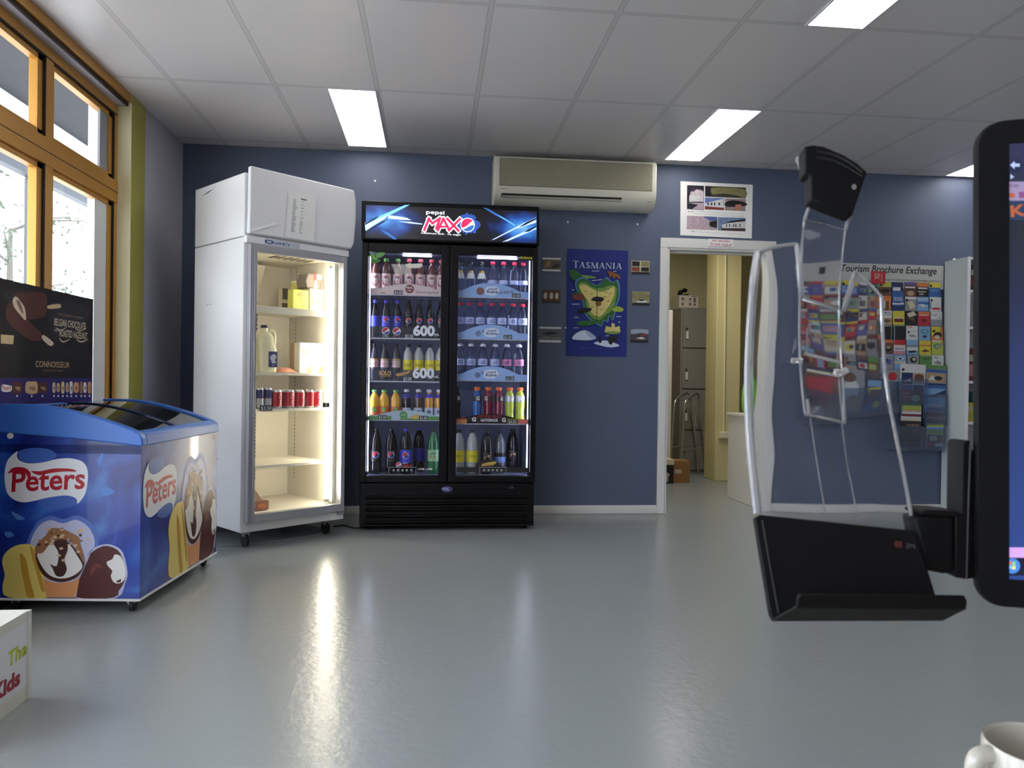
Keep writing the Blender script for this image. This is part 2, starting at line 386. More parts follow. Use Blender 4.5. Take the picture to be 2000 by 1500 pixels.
# boxes on the floor
t = thing('storage_box', (2.37, 7.8, 0), 'black printed box with a white lid on the store room floor', 'box')
b = MB().box(2.24, 7.68, .001, 2.475, 7.92, .19, mat('black_carton', (28, 24, 24), .5)); F = frame((2.24, 7.68, 0), (1, 0, 0), (0, 0, 1), (0, -1, 0))
b.disc(F, .17, .09, .022, mat('grey_print', (170, 165, 150), .6)); b.rect(F, .16, .02, .18, .08, MATS['grey_print']); b.build('body', t)
MB().box(2.235, 7.675, .191, 2.48, 7.925, .25, mat('box_lid', (206, 192, 168), .6)).build('lid', t, bevel=.006)
t = thing('cardboard_box', (2.58, 7.84, 0), 'brown cardboard carton beside the black box on the store room floor', 'box')
b = MB().box(2.485, 7.73, .001, 2.665, 7.94, .228, mat('brown_cardboard', (146, 104, 62), .8)); F = frame((2.485, 7.73, 0), (1, 0, 0), (0, 0, 1), (0, -1, 0))
b.rect(F, .02, .1, .09, .14, mat('carton_label', (190, 180, 160), .6)); b.build('carton', t)
# walking frame
ALU = mat('aluminium_tube', (205, 202, 196), .25, .9); GRIP = mat('grey_grip', (104, 102, 100), .6)
t = thing('walking_frame', (2.82, 8.35, 0), 'folded aluminium walking frame with grey hand grips before the locker', 'walking frame')
for k, (ax, ay, bx, by) in enumerate(((2.62, 8.2, 2.93, 8.5), (2.71, 8.12, 3.0, 8.42))):
    side = 1
    leg = [(ax-.02, ay, .01), (ax, ay, .45), (ax+.02, ay+.01, .78), (ax+.06, ay+.04, .86)]
    MB().tube(spline(leg), .0125, ALU, 10).build('leg', t)
    MB().tube(spline([(ax+.06, ay+.04, .86), (ax+.13, ay+.1, .9), (ax+.22, ay+.2, .925)]), .018, GRIP, 10).build('hand_grip', t)
    MB().tube(spline([(ax+.22, ay+.2, .925), (bx-.03, by-.05, .9), (bx, by, .8), (bx+.06, by, .4), (bx+.1, by, .01)]), .0125, ALU, 10).build('leg', t)
    MB().tube([(ax-.03, ay, .325-.03*k), (bx+.075, by, .335-.03*k)], .009, ALU).build('cross_bar', t)
MB().tube([(2.87, 8.25, .86), (2.9, 8.25, .6), (2.905, 8.25, .56)], .007, ALU).build('release_rod', t)
# white cabinet, green bag
t = thing('cabinet', (2.95, 6.46, 0), 'white cabinet just inside the doorway with a green bag on it', 'cabinet')
CAB = mat('white_laminate', (206, 200, 190), .4)
MB().box(2.70, 6.15, .001, 3.2, 6.8, .75, CAB).build('body', t, bevel=.003); MB().box(2.685, 6.14, .751, 3.21, 6.81, .775, CAB).build('worktop', t, bevel=.004)
b = MB(); pr = [(.001, 0), (.05, .002), (.068, .04), (.075, .12), (.07, .2), (.055, .27), (.03, .33), (.02, .36), (.035, .385), (.001, .38)]
b.lathe(pr, mat('green_plastic_bag', (126, 200, 66), .4, bump=.5, bscale=14), (2.765, 6.47, .776), 16)
tag(b.build('plastic_bag'), 'bright green plastic bag standing on the white cabinet', 'bag')
b = MB().tube(spline([(2.70, 6.27, .779), (2.681, 6.27, .779), (2.678, 6.28, .6), (2.676, 6.3, .45), (2.675, 6.33, .36)]), .003, PAPER, 6); b.tube(spline([(2.70, 6.24, .779), (2.681, 6.24, .779), (2.678, 6.25, .62), (2.676, 6.27, .45)]), .003, PAPER, 6)
tag(b.build('cord'), 'thin white cord dangling down the side of the white cabinet', 'cord')
# ================================================================ ice cream chest freezer
FA = Vector((-1.264, 3.506, 0)); _e = Vector((.0815, .9967, 0)); _n = Vector((.9967, -.0815, 0))     # near corner, along its length, out of its long side
FL_, FW_ = .93, .622
def print_blue():
    m = mat('printed_blue', (24, 44, 126), .3, coat=.3); nt = m.node_tree; b = nt.nodes['Principled BSDF']; N = nt.nodes.new; L = nt.links.new
    tc = N('ShaderNodeTexCoord'); n = N('ShaderNodeTexNoise'); n.inputs['Scale'].default_value = 3.2; n.inputs['Detail'].default_value = 3; n.inputs['Distortion'].default_value = 1.2
    L(tc.outputs['Object'], n.inputs['Vector']); r = N('ShaderNodeValToRGB'); L(n.outputs['Fac'], r.inputs[0]); e = r.color_ramp.elements
    e[0].position = .35; e[0].color = rgb((20, 34, 112)); e[1].position = .78; e[1].color = rgb((70, 132, 206))
    k = e.new(.56); k.color = rgb((30, 66, 160)); L(r.outputs[0], b.inputs['Base Color']); return m
PB = print_blue(); RIM = mat('blue_rim_plastic', (58, 112, 196), .35)
LOGOW = mat('logo_white', (226, 228, 232), .35); LOGOR = mat('logo_red', (176, 24, 44), .35); BLUEHI = mat('logo_blue_swell', (58, 96, 176), .35)
VAN = mat('print_vanilla', (226, 222, 216), .35); CHOC = mat('print_chocolate', (66, 32, 24), .35); NUT = mat('print_nut', (150, 104, 66), .35); NUTL = mat('print_light_nut', (206, 176, 140), .35)
CONE = mat('print_cone', (212, 146, 92), .35); YEL = mat('print_yellow_ice', (226, 204, 112), .35); YELD = mat('print_yellow_shade', (190, 146, 52), .35); BAR = mat('print_choc_bar', (78, 26, 26), .35); BARH = mat('print_bar_sheen', (112, 50, 46), .35)
HALO = mat('print_pale_halo', (182, 184, 212), .35); GLOWM = mat('print_mid_blue', (82, 108, 184), .35)
def art(b, F, box, src, pts, m, c, k=3):
    x0, y0, x1, y1 = src; a0, b0, a1, b1 = box
    q = [(a0+(x-x0)/(x1-x0)*(a1-a0), b1-(y-y0)/(y1-y0)*(b1-b0)) for x, y in pts]
    q = smooth(q, k) if k > 1 else q
    b.poly([F(p[0], p[1], c) for p in q], m)
def logo(b, F, box):
    S = (20, 425, 548, 745)
    art(b, F, box, S, [(108, 432), (180, 405), (300, 410), (350, 450), (300, 482), (200, 500), (130, 488)], BLUEHI, .0005)
    art(b, F, box, S, [(230, 735), (300, 700), (400, 686), (475, 700), (480, 735), (400, 770), (290, 765)], BLUEHI, .0005)
    art(b, F, box, S, [(25, 600), (28, 530), (50, 470), (104, 424), (100, 450), (116, 480), (170, 498), (260, 492), (350, 470), (430, 464), (500, 478), (536, 510), (548, 560), (545, 620), (528, 690), (484, 742), (480, 718), (455, 700), (400, 692), (300, 706), (200, 730), (130, 736), (70, 712), (38, 670)], LOGOW, .001)
    a0, b0, a1, b1 = box; W, Hh = a1-a0, b1-b0
    b.text('Peters', F, a0+W*.53, b0+Hh*.27, Hh*.40, LOGOR, w=W*.88, c=.0016, bold=.02, shear=.1, rot=.055)
    art(b, F, box, S, [(45, 560), (80, 525), (150, 525), (190, 560), (175, 600), (160, 565), (110, 545), (70, 555)], LOGOR, .0017)
    art(b, F, box, S, [(190, 545), (250, 545), (330, 528), (440, 528), (475, 545), (400, 545), (310, 556), (240, 570)], LOGOR, .0017)
CS = (10, 850, 785, 1345)
def cone(b, F, box, src=(185, 850, 590, 1345)):
    A = lambda pts, m, c, k=3: art(b, F, box, src, pts, m, c, k)
    A([(165, 980), (225, 865), (310, 825), (390, 845), (480, 820), (570, 870), (612, 960), (605, 1040), (560, 1100), (530, 1180), (470, 1240), (380, 1255), (270, 1230), (200, 1120), (160, 1040)], GLOWM, .0003)
    A([(190, 970), (240, 885), (310, 852), (390, 872), (470, 848), (545, 890), (585, 960), (585, 1030), (540, 1090), (530, 1180), (470, 1240), (380, 1255), (270, 1230), (215, 1120), (185, 1040)], HALO, .0005)
    A([(265, 1222), (320, 1245), (380, 1250), (450, 1240), (512, 1205), (466, 1342), (290, 1342)], CONE, .0008, 1)
    A([(216, 1065), (260, 1000), (330, 985), (410, 985), (450, 1010), (510, 1090), (526, 1130), (500, 1190), (460, 1225), (380, 1245), (300, 1225), (245, 1170)], CHOC, .0011)
    A([(226, 1070), (262, 1060), (300, 1012), (330, 1000), (410, 1000), (440, 1015), (480, 1075), (512, 1130), (505, 1165), (450, 1206), (380, 1222), (310, 1203), (258, 1145)], VAN, .0015)
    A([(330, 980), (410, 970), (420, 1040), (400, 1100), (416, 1158), (395, 1205), (350, 1205), (325, 1155), (310, 1130), (352, 1142), (362, 1060), (335, 1010)], CHOC, .0019)
    A([(212, 1052), (228, 1000), (280, 950), (310, 905), (380, 905), (430, 925), (490, 960), (500, 1000), (525, 1080), (524, 1120), (490, 1060), (450, 1000), (400, 972), (340, 980), (300, 1010), (256, 1062)], NUT, .0021)
    R = random.Random(5)
    for k in range(46):
        x, y = R.uniform(225, 560), R.uniform(880, 1010)
        if abs(x-380)*.55+905 > y+60: continue
        s = R.uniform(7, 17); A([(x-s, y), (x, y-s*.7), (x+s, y), (x, y+s*.6)], R.choice([NUT, NUTL, NUTL, CHOC]), .0024+k*.00002)
    for x, y in ((380, 1030), (366, 1075), (395, 1105), (470, 1010), (488, 1050)): A([(x-14, y), (x, y-9), (x+14, y), (x, y+9)], NUTL, .003)
def yellow(b, F, box, src=(10, 1005, 300, 1345)):
    A = lambda pts, m, c, k=3: art(b, F, box, src, pts, m, c, k)
    A([(8, 1110), (40, 1045), (110, 1005), (200, 1005), (228, 1060), (262, 1180), (300, 1342), (50, 1342), (12, 1280), (26, 1200)], YEL, .0007)
    A([(120, 1060), (160, 1100), (180, 1200), (205, 1300), (215, 1342), (170, 1342), (150, 1260), (130, 1170)], YELD, .0009)
    A([(185, 1010), (215, 1060), (250, 1180), (280, 1300), (255, 1290), (225, 1180), (195, 1080)], YELD, .0009)
def chocbar(b, F, box, src=(465, 1005, 790, 1345)):
    A = lambda pts, m, c, k=3: art(b, F, box, src, pts, m, c, k)
    A([(465, 1342), (530, 1110), (560, 1040), (640, 1002), (710, 1010), (765, 1055), (795, 1180), (780, 1250), (725, 1342)], HALO, .0005)
    A([(472, 1340), (545, 1100), (572, 1050), (640, 1012), (700, 1020), (750, 1060), (784, 1180), (775, 1240), (740, 1300), (710, 1340)], BAR, .0009, 2)
    A([(575, 1135), (610, 1125), (640, 1150), (600, 1155), (570, 1200), (560, 1180)], BARH, .0013)
    A([(664, 1112), (700, 1095), (712, 1066), (750, 1076), (780, 1150), (780, 1220), (742, 1250), (706, 1240), (690, 1200), (700, 1170), (672, 1140)], VAN, .0014, 2)
    A([(724, 1235), (755, 1220), (755, 1238), (735, 1246)], CHOC, .0018, 1)
fz = thing('chest_freezer', FA-_n*.311+_e*.465, 'blue ice cream chest freezer with curved glass top by the windows', 'freezer', rz=-.0816)
FZ = lambda p: FA-_n*p.x+_e*p.y+Vector((0, 0, p.z))           # local: x towards the wall, y along the length
b = MB(FZ); b.box(.004, .004, .062, FW_, FL_-.004, .74, PB)
for y0 in (.004, FL_-.008): b.prism([(.004, y0, .7), (FW_, y0, .7), (FW_, y0, .81), (.30, y0, .79), (.004, y0, .75)], (0, .004, 0), PB)
b; b.box(0, 0, .056, FW_, FL_, .066, WHITE)
b.T = None
F = lambda a, z, c=0: FZ(Vector((FW_-a, .0035-c, z)))                  # near end, a from the wall side
def boxpx(x0, y0, x1, y1):
    P = lambda x, y: onP(x/3.1915, 750+y/3.1915, FA, -_e)
    p, q = P(x0, y1), P(x1, y0); return (FW_+(p-FA).dot(_n), p.z, FW_+(q-FA).dot(_n), q.z)
def fit(bx): return (max(bx[0], .004), max(bx[1], .068), bx[2], bx[3])
logo(b, F, boxpx(20, 425, 548, 745)); yellow(b, F, fit(boxpx(10, 1005, 300, 1345))); chocbar(b, F, fit(boxpx(465, 1005, 790, 1345))); cone(b, F, fit(boxpx(185, 850, 590, 1345)))
GLOWB = mat('print_light_blue', (84, 132, 206), .35)
for pts in (((600, 480), (640, 430), (625, 520)), ((60, 800), (110, 820), (150, 845), (100, 850)), ((20, 930), (60, 925), (80, 950), (40, 960)), ((640, 640), (720, 670), (640, 700))): art(b, F, boxpx(0, 400, 800, 1345), (0, 400, 800, 1345), list(pts), GLOWB, .0005)
G = lambda a, z, c=0: FZ(Vector((.0035-c, a, z)))                      # long side
logo(b, G, (.022, .40, .385, .655)); yellow(b, G, (.295, .07, .54, .42)); chocbar(b, G, (.67, .07, .924, .435)); cone(b, G, (.455, .07, .77, .61))
b.rect(G, .885, .69, .915, .725, PAPER, .001)
b.build('cabinet', fz)
MB(FZ).lathe([(.001, 0), (.013, 0), (.013, .006), (.001, .009)], WHITE, (.566, -.004, .775), 14, 'y').build('plug', fz)
# rim with the arched ends
top = [(0, .752), (.004, .778), (.03, .80), (.13, .838), (.30, .886), (.44, .910), (FW_, .914)]
def rimprof(inset=0): return [(x+(inset if i == 0 else 0), z) for i, (x, z) in enumerate(top)]
b = MB(FZ)
poly = [(x, z) for x, z in [(-.004, .735)]+[(p[0]-.004, p[1]) for p in spline([(x, 0, z) for x, z in top], 4) and [(q.x, q.z) for q in spline([(x, 0, z) for x, z in top], 4)]]+[(FW_, .79), (.28, .765)]]
for y0 in (-.004, FL_-.046): b.prism([(x, y0, z) for x, z in poly], (0, .05, 0), RIM)
b.prism([(-.004, .04, z) if i == 0 else (x, .04, z) for i, (x, z) in enumerate([(-.004, .735), (-.006, .76), (.0, .786), (.03, .801), (.05, .80), (.05, .735)])], (0, FL_-.08, 0), RIM)
b.box(FW_-.05, .04, .735, FW_, FL_-.04, .905, RIM)
b.build('rim', fz, bevel=.006, seg=3)
b = MB(FZ); WELL = mat('freezer_liner', (120, 120, 116), .6)
b.box(.05, .045, .735, FW_-.05, FL_-.045, .74, WELL); b.box(.05, .045, .735, .056, FL_-.045, .785, WELL); b.build('liner', fz)
GL = mat('tinted_lid_glass', (36, 40, 40), .03, trans=.6, ior=1.5); TRIMD = mat('lid_trim', (44, 66, 116), .4)
def lid(y0, y1, dz):
    prof = [(q.x, q.z-.012+dz) for q in spline([(x, 0, z) for x, z in [(.03, .80), (.13, .838), (.30, .886), (.44, .91), (FW_-.03, .914)]], 5)]
    b = MB(FZ); n = len(prof); vs = [(x, y, z) for x, z in prof for y in (y0, y1)]+[(x, y, z-.005) for x, z in prof for y in (y0, y1)]
    fs = [(2*i, 2*i+1, 2*i+3, 2*i+2) for i in range(n-1)]+[(2*n+2*i, 2*n+2*i+1, 2*n+2*i+3, 2*n+2*i+2) for i in range(n-1)]
    fs += [(2*i, 2*i+2, 2*n+2*i+2, 2*n+2*i) for i in range(n-1)]+[(2*i+1, 2*i+3, 2*n+2*i+3, 2*n+2*i+1) for i in range(n-1)]+[(0, 1, 2*n+1, 2*n), (2*n-2, 2*n-1, 4*n-1, 4*n-2)]
    b.add(vs, fs, GL); o = b.build('glass_lid', fz)
    t = MB(FZ).tube([(x, y0 if dz > 0 else y1, z+.001) for x, z in prof], .003, TRIMD, 6); t.build('lid_edge', o)
lid(.05, .50, .0); lid(.46, FL_-.05, .0035)
def caster(b_parent, T, x, y, ztop, r, name='caster'):
    MET = mat('caster_steel', (150, 150, 150), .4, .6)
    o = MB(T).prism([(x-.028, y-.018, ztop), (x+.028, y-.018, ztop), (x+.008, y-.018, r), (x-.008, y-.018, r)], (0, .036, 0), MET).build(name, b_parent, bevel=.003)
    MB(T).lathe([(r*.5, -.012), (r, -.009), (r, .009), (r*.5, .012)], mat('rubber_wheel', (20, 20, 20), .6), (x-.004, y, r), 16, 'x').build('wheel', o)
for x, y in ((.055, .05), (.055, FL_-.06), (FW_-.06, .05), (FW_-.06, FL_-.06)): caster(fz, FZ, x, y, .056, .026)

# advertising board behind the freezer
bx = -1.896
pt = thing('advertising_board', (-1.9, 3.7, 0), 'dark chocolate ice cream advertising board standing behind the blue freezer', 'poster')
BRD = mat('board_dark_print', (28, 23, 26), .65, noise=.25, nscale=4, spec=.2)
def BF(px, py, c=0): p = onX(px, py, bx); return Vector((bx+c, p.y, p.z))
y1 = BF(182, 580).y; zt = 1.466; zl = BF(90, 738).z
b = MB().box(-1.905, 2.9, 0, bx, y1, zt, BRD)
b.poly([(bx+.0006, 2.9, .6), (bx+.0006, y1, .6), (bx+.0006, y1, zl), (bx+.0006, 2.9, zl)], mat('board_indigo', (48, 38, 104), .65, spec=.2))
C = lambda pts, m, c=.0008, k=3: b.poly([BF(x/3.334, 450+y/3.334, c) for x, y in smooth(pts, k)], m)
CH1 = mat('board_choc', (84, 42, 34), .6, noise=.45, nscale=45, spec=.2); CRM = mat('board_cream', (206, 186, 160), .45); STK = mat('board_stick', (200, 168, 120), .45); FOG = mat('board_fog', (42, 38, 46), .65, spec=.2)
C([(20, 400), (120, 385), (250, 400), (200, 460), (60, 470)], FOG, .0007); C([(330, 470), (540, 480), (580, 560), (420, 690), (330, 640)], FOG, .0007)
C([(36, 520), (60, 470), (120, 500), (200, 600), (280, 690), (250, 720), (190, 710), (90, 640), (40, 580)], CH1, .001)
C([(80, 460), (100, 410), (200, 400), (280, 405), (305, 440), (300, 540), (270, 570), (170, 580), (120, 540)], CH1, .0013)
C([(80, 455), (100, 430), (130, 460), (160, 510), (165, 585), (130, 550), (90, 500)], CRM, .0016); C([(105, 450), (130, 470), (150, 540), (135, 530), (110, 480)], mat('board_crack', (120, 80, 60), .5), .0019)
C([(310, 490), (380, 478), (396, 492), (385, 506), (315, 510)], STK, .0012); C([(270, 690), (290, 684), (345, 730), (340, 748), (320, 750), (280, 715)], CRM, .0013)
b.poly([BF(x/3.334, 450+y/3.334, .001) for x, y in ((4, 678), (90, 684), (84, 742), (4, 736))], STK)
def btxt(s, cx, cy, h, wpx, m, shear=0, bold=0, rot=0):
    O = BF(cx/3.334, 450+cy/3.334); w = (BF((cx+wpx/2)/3.334, 450+cy/3.334)-BF((cx-wpx/2)/3.334, 450+cy/3.334)).y
    b.text(s, frame(O, (0, 1, 0), (0, 0, 1), (1, 0, 0)), 0, 0, h*.00078, m, w=w, c=.0014, shear=shear, bold=bold, rot=rot)
btxt('THE CLASSIC WONDER', 460, 565, 13, 165, NUT); btxt('BELGIAN CHOCOLATE', 458, 632, 46, 205, CRM, .05, .012); btxt('WITH', 368, 660, 16, 34, CRM); btxt('ROASTED HAZELNUT', 480, 700, 46, 180, CRM, .05, .012)
btxt('CONNOISSEUR', 345, 892, 38, 220, STK); btxt('GOURMET ICE CREAM', 345, 918, 10, 130, NUT)
C([(360, 632), (395, 646), (430, 630), (430, 634), (395, 652), (365, 640)], CRM, .0014); C([(490, 638), (525, 650), (556, 634), (556, 638), (525, 656), (495, 646)], CRM, .0014); C([(385, 700), (410, 722), (450, 708), (450, 712), (410, 730), (388, 712)], CRM, .0014); C([(495, 708), (530, 722), (568, 708), (568, 712), (530, 730), (500, 716)], CRM, .0014)
C([(8, 1015), (20, 1003), (60, 1010), (75, 1015), (72, 1045), (40, 1052), (10, 1045)], LOGOW, .001); btxt('Peters', 40, 1040, 28, 62, LOGOR, .1, .02)
R = random.Random(3)
for i, x in enumerate((110, 205, 275, 350, 378, 408, 436, 462, 495, 528, 552, 582)):
    m = (CH1, STK, CH1, NUTL, STK, YEL, STK, VAN, CONE, NUT, VAN, CONE)[i]; h = (28, 30, 26, 24, 20, 28, 22, 30, 24, 28, 24, 28)[i]; wd = (28, 36, 28, 9, 9, 9, 8, 9, 15, 8, 9, 10)[i]
    C([(x-wd, 1020-h), (x, 1014-h), (x+wd, 1020-h), (x+wd, 1028+h), (x-wd, 1028+h)], m, .001); C([(x-wd*.6, 1022), (x+wd*.6, 1018), (x+wd*.5, 1018+h)], NUT, .0014)
    C([(x-6, 1078), (x, 1071), (x+6, 1078), (x, 1086)], LOGOW, .001)
b.build('panel', pt)

# ================================================================ white upright fridge, turned towards the room
QC = Vector((-1.141, 4.757, 0)); QT = .707; _qa = Vector((math.cos(QT), math.sin(QT), 0)); _qd = Vector((-math.sin(QT), math.cos(QT), 0)); QW, QD = .733, .67
QF = lambda p: QC+_qa*p.x+_qd*p.y+Vector((0, 0, p.z))
def qpx(px, py, d=0): p = onP(px, py, QC+_qd*d, _qd); return (p-QC).dot(_qa), p.z
qf = thing('display_fridge', QC+_qa*QW/2+_qd*QD/2, 'tall white glass door fridge turned towards the room, milk and cans inside', 'fridge', rz=QT)
WE = mat('fridge_white', (226, 225, 221), .4, noise=.04, nscale=5); WI = mat('fridge_liner', (232, 227, 214), .45)
SCUFF = mat('scuff_mark', (90, 88, 84), .7)
b = MB(QF); zb, z1 = .10, 1.888
b.box(0, 0, zb, .055, QD, z1, WE); b.box(QW-.055, 0, zb, QW, QD, z1, WE); b.box(.05, QD-.04, zb, QW-.05, QD, z1, WE); b.box(.05, 0, zb, QW-.05, QD-.03, .2, WE); b.box(.05, 0, 1.83, QW-.05, QD-.03, z1, WE)
S = lambda a, z, c=0: QF(Vector((-c, QD-a, z)))
b.T = None
for pts in (((.07, 2.215), (.17, 2.235), (.3, 2.225), (.31, 2.232), (.2, 2.246), (.09, 2.225)), ): pass
b.rect(S, .18, 1.50, .2, 1.504, SCUFF); b.rect(S, .23, 1.502, .25, 1.506, SCUFF); b.rect(S, .36, .52, .375, .525, SCUFF); b.rect(S, .10, 1.885, .62, 1.888, mat('seam_grey', (120, 120, 118), .6))
b.build('body', qf, bevel=.006)
b = MB(QF); b.box(.056, .05, .2, .06, QD-.041, 1.829, WI); b.box(QW-.06, .05, .2, QW-.056, QD-.041, 1.829, WI); b.box(.056, QD-.046, .2, QW-.056, QD-.041, 1.829, WI); b.box(.056, .03, .2, QW-.056, QD-.041, .205, WI); b.box(.056, .03, 1.825, QW-.056, QD-.041, 1.829, WI)
b.prism([(.07, QD-.047, 1.80), (.07, QD-.20, 1.8), (.07, QD-.06, 1.5), (.07, QD-.047, 1.5)], (.33, 0, 0), WI); b.box(.10, QD-.10, .37, .36, QD-.046, .42, WI)
SLOT = mat('slot_dark', (96, 88, 74), .6)
for x in (.40, .425, QW-.063): 
    for k in range(58): 
        z = .33+k*.026
        if x < .41: b.box(x+.02, QD-.0475, z, x+.025, QD-.0462, z+.014, SLOT)
        elif x > .5: b.box(QW-.0612, QD-.14, z, QW-.0598, QD-.134, z+.014, SLOT)
for k in range(6): b.box(.3+k*.05, .15, 1.823, .33+k*.05, .26, 1.8255, SLOT)
b.build('liner', qf)
b = MB(QF); b.box(.0, -.005, z1+.004, QW, QD, 2.272, WE); b.T = None
b.poly([S(.09, 2.214, .0008), S(.20, 2.222, .0008), S(.29, 2.244, .0008), S(.31, 2.252, .0008), S(.26, 2.238, .0008), S(.18, 2.229, .0008)], SCUFF)
b.build('top_box', qf, bevel=.006)
# header panel with curved flange
hp = MB(QF); HP = mat('header_grey_white', (228, 227, 227), .5)
hp.prism([(.004, -.07, 2.30), (QW+.004, -.07, 2.29), (QW+.03, -.055, 2.23), (QW+.036, -.05, 2.1), (QW+.024, -.05, 1.95), (QW+.006, -.045, 1.905), (.012, -.045, 1.905)], (0, .035, 0), HP)
hd = hp.build('header_panel', qf, bevel=.008, seg=3)
HF = lambda a, z, c=0: QF(Vector((a, -.0705+.063*max(0, (2.30-z))-c*1.2, z)))
HPX = lambda px, py, c=0: HF(*[v for v in qpx(px, py, -.06)], c)
b = MB(); pp = [(563, 373), (617, 384), (615, 472), (558, 462)]
P0 = [HPX(x, y, .004) for x, y in pp]; b.poly(P0, PAPER)
O = P0[3]; u = (P0[2]-P0[3]); vv = (P0[0]-P0[3]); nn = u.cross(vv).normalized()*1; nn = nn if nn.dot(-_qd) > 0 else -nn
PF = frame(O, u.normalized(), vv.normalized(), nn); W_, H_ = u.length, vv.length
b.rect(PF, W_*.42, H_*.87, W_*.62, H_*.89, INK)
R = random.Random(4)
for i in range(20):
    y = H_*(.82-i*.036); b.rect(PF, W_*.17, y, W_*(.2+R.uniform(.04, .13)), y+H_*.014, GREYINK)
    if i % 2 == 0 or i > 12: b.rect(PF, W_*.46, y, W_*(.5+R.uniform(.01, .06)), y+H_*.014, GREYINK)
b.build('notice_sheet', hd)
b = MB(); b.poly([HPX(491, 453, .003), HPX(493, 446, .003), HPX(537, 434, .003), HPX(544, 438, .003), HPX(530, 442, .003)], mat('masking_tape', (240, 239, 234), .6)); b.build('tape', hd)
b = MB(QF); b.box(.004, -.03, 1.85, QW-.004, .01, 1.893, HP)
b.build('name_strip', qf, bevel=.004)
NB = mat('name_blue', (52, 56, 132), .4); SF = lambda a, z, c=0: QF(Vector((a, -.0303-c, z)))
b = MB(); b.rect(SF, .12, 1.855, .36, 1.888, mat('name_plate', (190, 196, 204), .4), .0006)
a0, zz = .15, 1.871
b.add([SF(a0+.03*math.cos(t)*k, zz+.012*math.sin(t)*k, .0012) for k in (1, .6) for t in [2*PI*i/20 for i in range(20)]], [(i, (i+1) % 20, 20+(i+1) % 20, 20+i) for i in range(20)], NB)
b.text("uirk's", SF, .185, .0+1.863, .017, NB, w=.105, align='L', c=.0012, bold=.01); b.build('name_plate', qf)
# door
DA0, DA1, DZ0, DZ1 = .022, .706, .163, 1.845; GA0, GA1, GZ0, GZ1 = .068, .678, .212, 1.80
ALG = mat('door_aluminium', (172, 172, 176), .38, .55)
b = MB(QF)
for x0, z0, x1_, z1_ in ((DA0, DZ0, GA0, DZ1), (GA1, DZ0, DA1, DZ1), (GA0, DZ0, GA1, GZ0), (GA0, GZ1, GA1, DZ1)): b.box(x0, -.045, z0, x1_, -.004, z1_, ALG)
for x in (DA0-.001, DA0+.012, DA0+.024): b.box(x, -.049, DZ0, x+.006, -.044, DZ1, ALG)
dr = b.build('door', qf, bevel=.002)
MB(QF).box(GA0-.004, -.028, GZ0-.004, GA1+.004, -.022, GZ1+.004, pane_mat('fridge_door_glass', (248, 250, 250), .05, .02)).build('glass', dr)
b = MB(QF); b.box(DA1-.035, -.02, .135, DA1+.02, -.004, .155, ALG); b.box(.62, -.012, .105, .72, .0, .15, WE); b.build('hinge', dr)
b = MB(); DFr = lambda a, z, c=0: QF(Vector((a, -.0452-c, z)))
b.text('FREE', DFr, .06, 1.37, .012, INK, w=.10, rot=-PI/2); b.build('sticker', dr)
# vertical light
WARM = mat('warm_tube', (255, 244, 222), .4, emit=30)
tb = MB(QF).lathe([(.001, GZ0+.03), (.016, GZ0+.03), (.016, 1.765), (.001, 1.765)], WARM, (.628, .045, 0), 14).build('light_tube', qf)
b = MB(QF).box(.08, .03, 1.812, .60, .05, 1.8245, mat('warm_top_tube', (255, 244, 222), .4, emit=14)); b.build('light_tube', qf)
b = MB(QF); b.box(.652, .02, .215, .674, .075, 1.80, WI); b.lathe([(.018, GZ0+.008), (.018, GZ0+.03)], WHITE, (.628, .045, 0), 12); b.lathe([(.018, 1.765), (.018, 1.785)], WHITE, (.628, .045, 0), 12); b.build('tube_holder', qf)
# wire shelves
WIRE = mat('white_wire', (228, 222, 206), .4); SHZ = [1.476, 1.07, .842, .487]
for z in SHZ:
    b = MB(QF); b.box(.064, .075, z-.006, QW-.068, QD-.055, z-.002, WIRE)
    for y in [.08+i*.046 for i in range(12)]: b.box(.064, y, z-.002, QW-.068, y+.005, z+.001, WIRE)
    b.box(.064, .07, z-.014, QW-.068, .078, z+.003, WIRE)
    if z > 1.4: b.box(.064, .064, z-.03, QW-.068, .074, z+.012, WIRE)
    b.build('shelf', qf)
TAGB = mat('price_black', (14, 14, 18), .4); TAGW = mat('price_white', (236, 236, 240), .4)
def qtag(px, py, s):
    a, z = qpx(px, py, .065); b = MB(QF); G = lambda aa, zz, c=0: QF(Vector((aa, .060-c, zz)))
    b.box(a-.042, .060, z-.016, a+.042, .063, z+.018, TAGB); b.T = None
    b.text(s, G, a, z-.010, .022, TAGW, w=.07, c=.0006); b.build('price_tag', qf)
qtag(519, 797, '$3.50')
b = MB(QF); a, z = qpx(637, 791, .03); b.box(a-.03, .02, z-.016, a+.02, .023, z+.016, TAGB); b.T = None; b.text('2', lambda aa, zz, c=0: QF(Vector((aa, .02-c, zz))), a-.008, z-.009, .02, TAGW, c=.0008); b.build('price_tag', qf)
for x, y in ((.07, .07), (QW-.09, .07), (.07, QD-.08), (QW-.09, QD-.08)): caster(qf, QF, x, y, .1, .042)

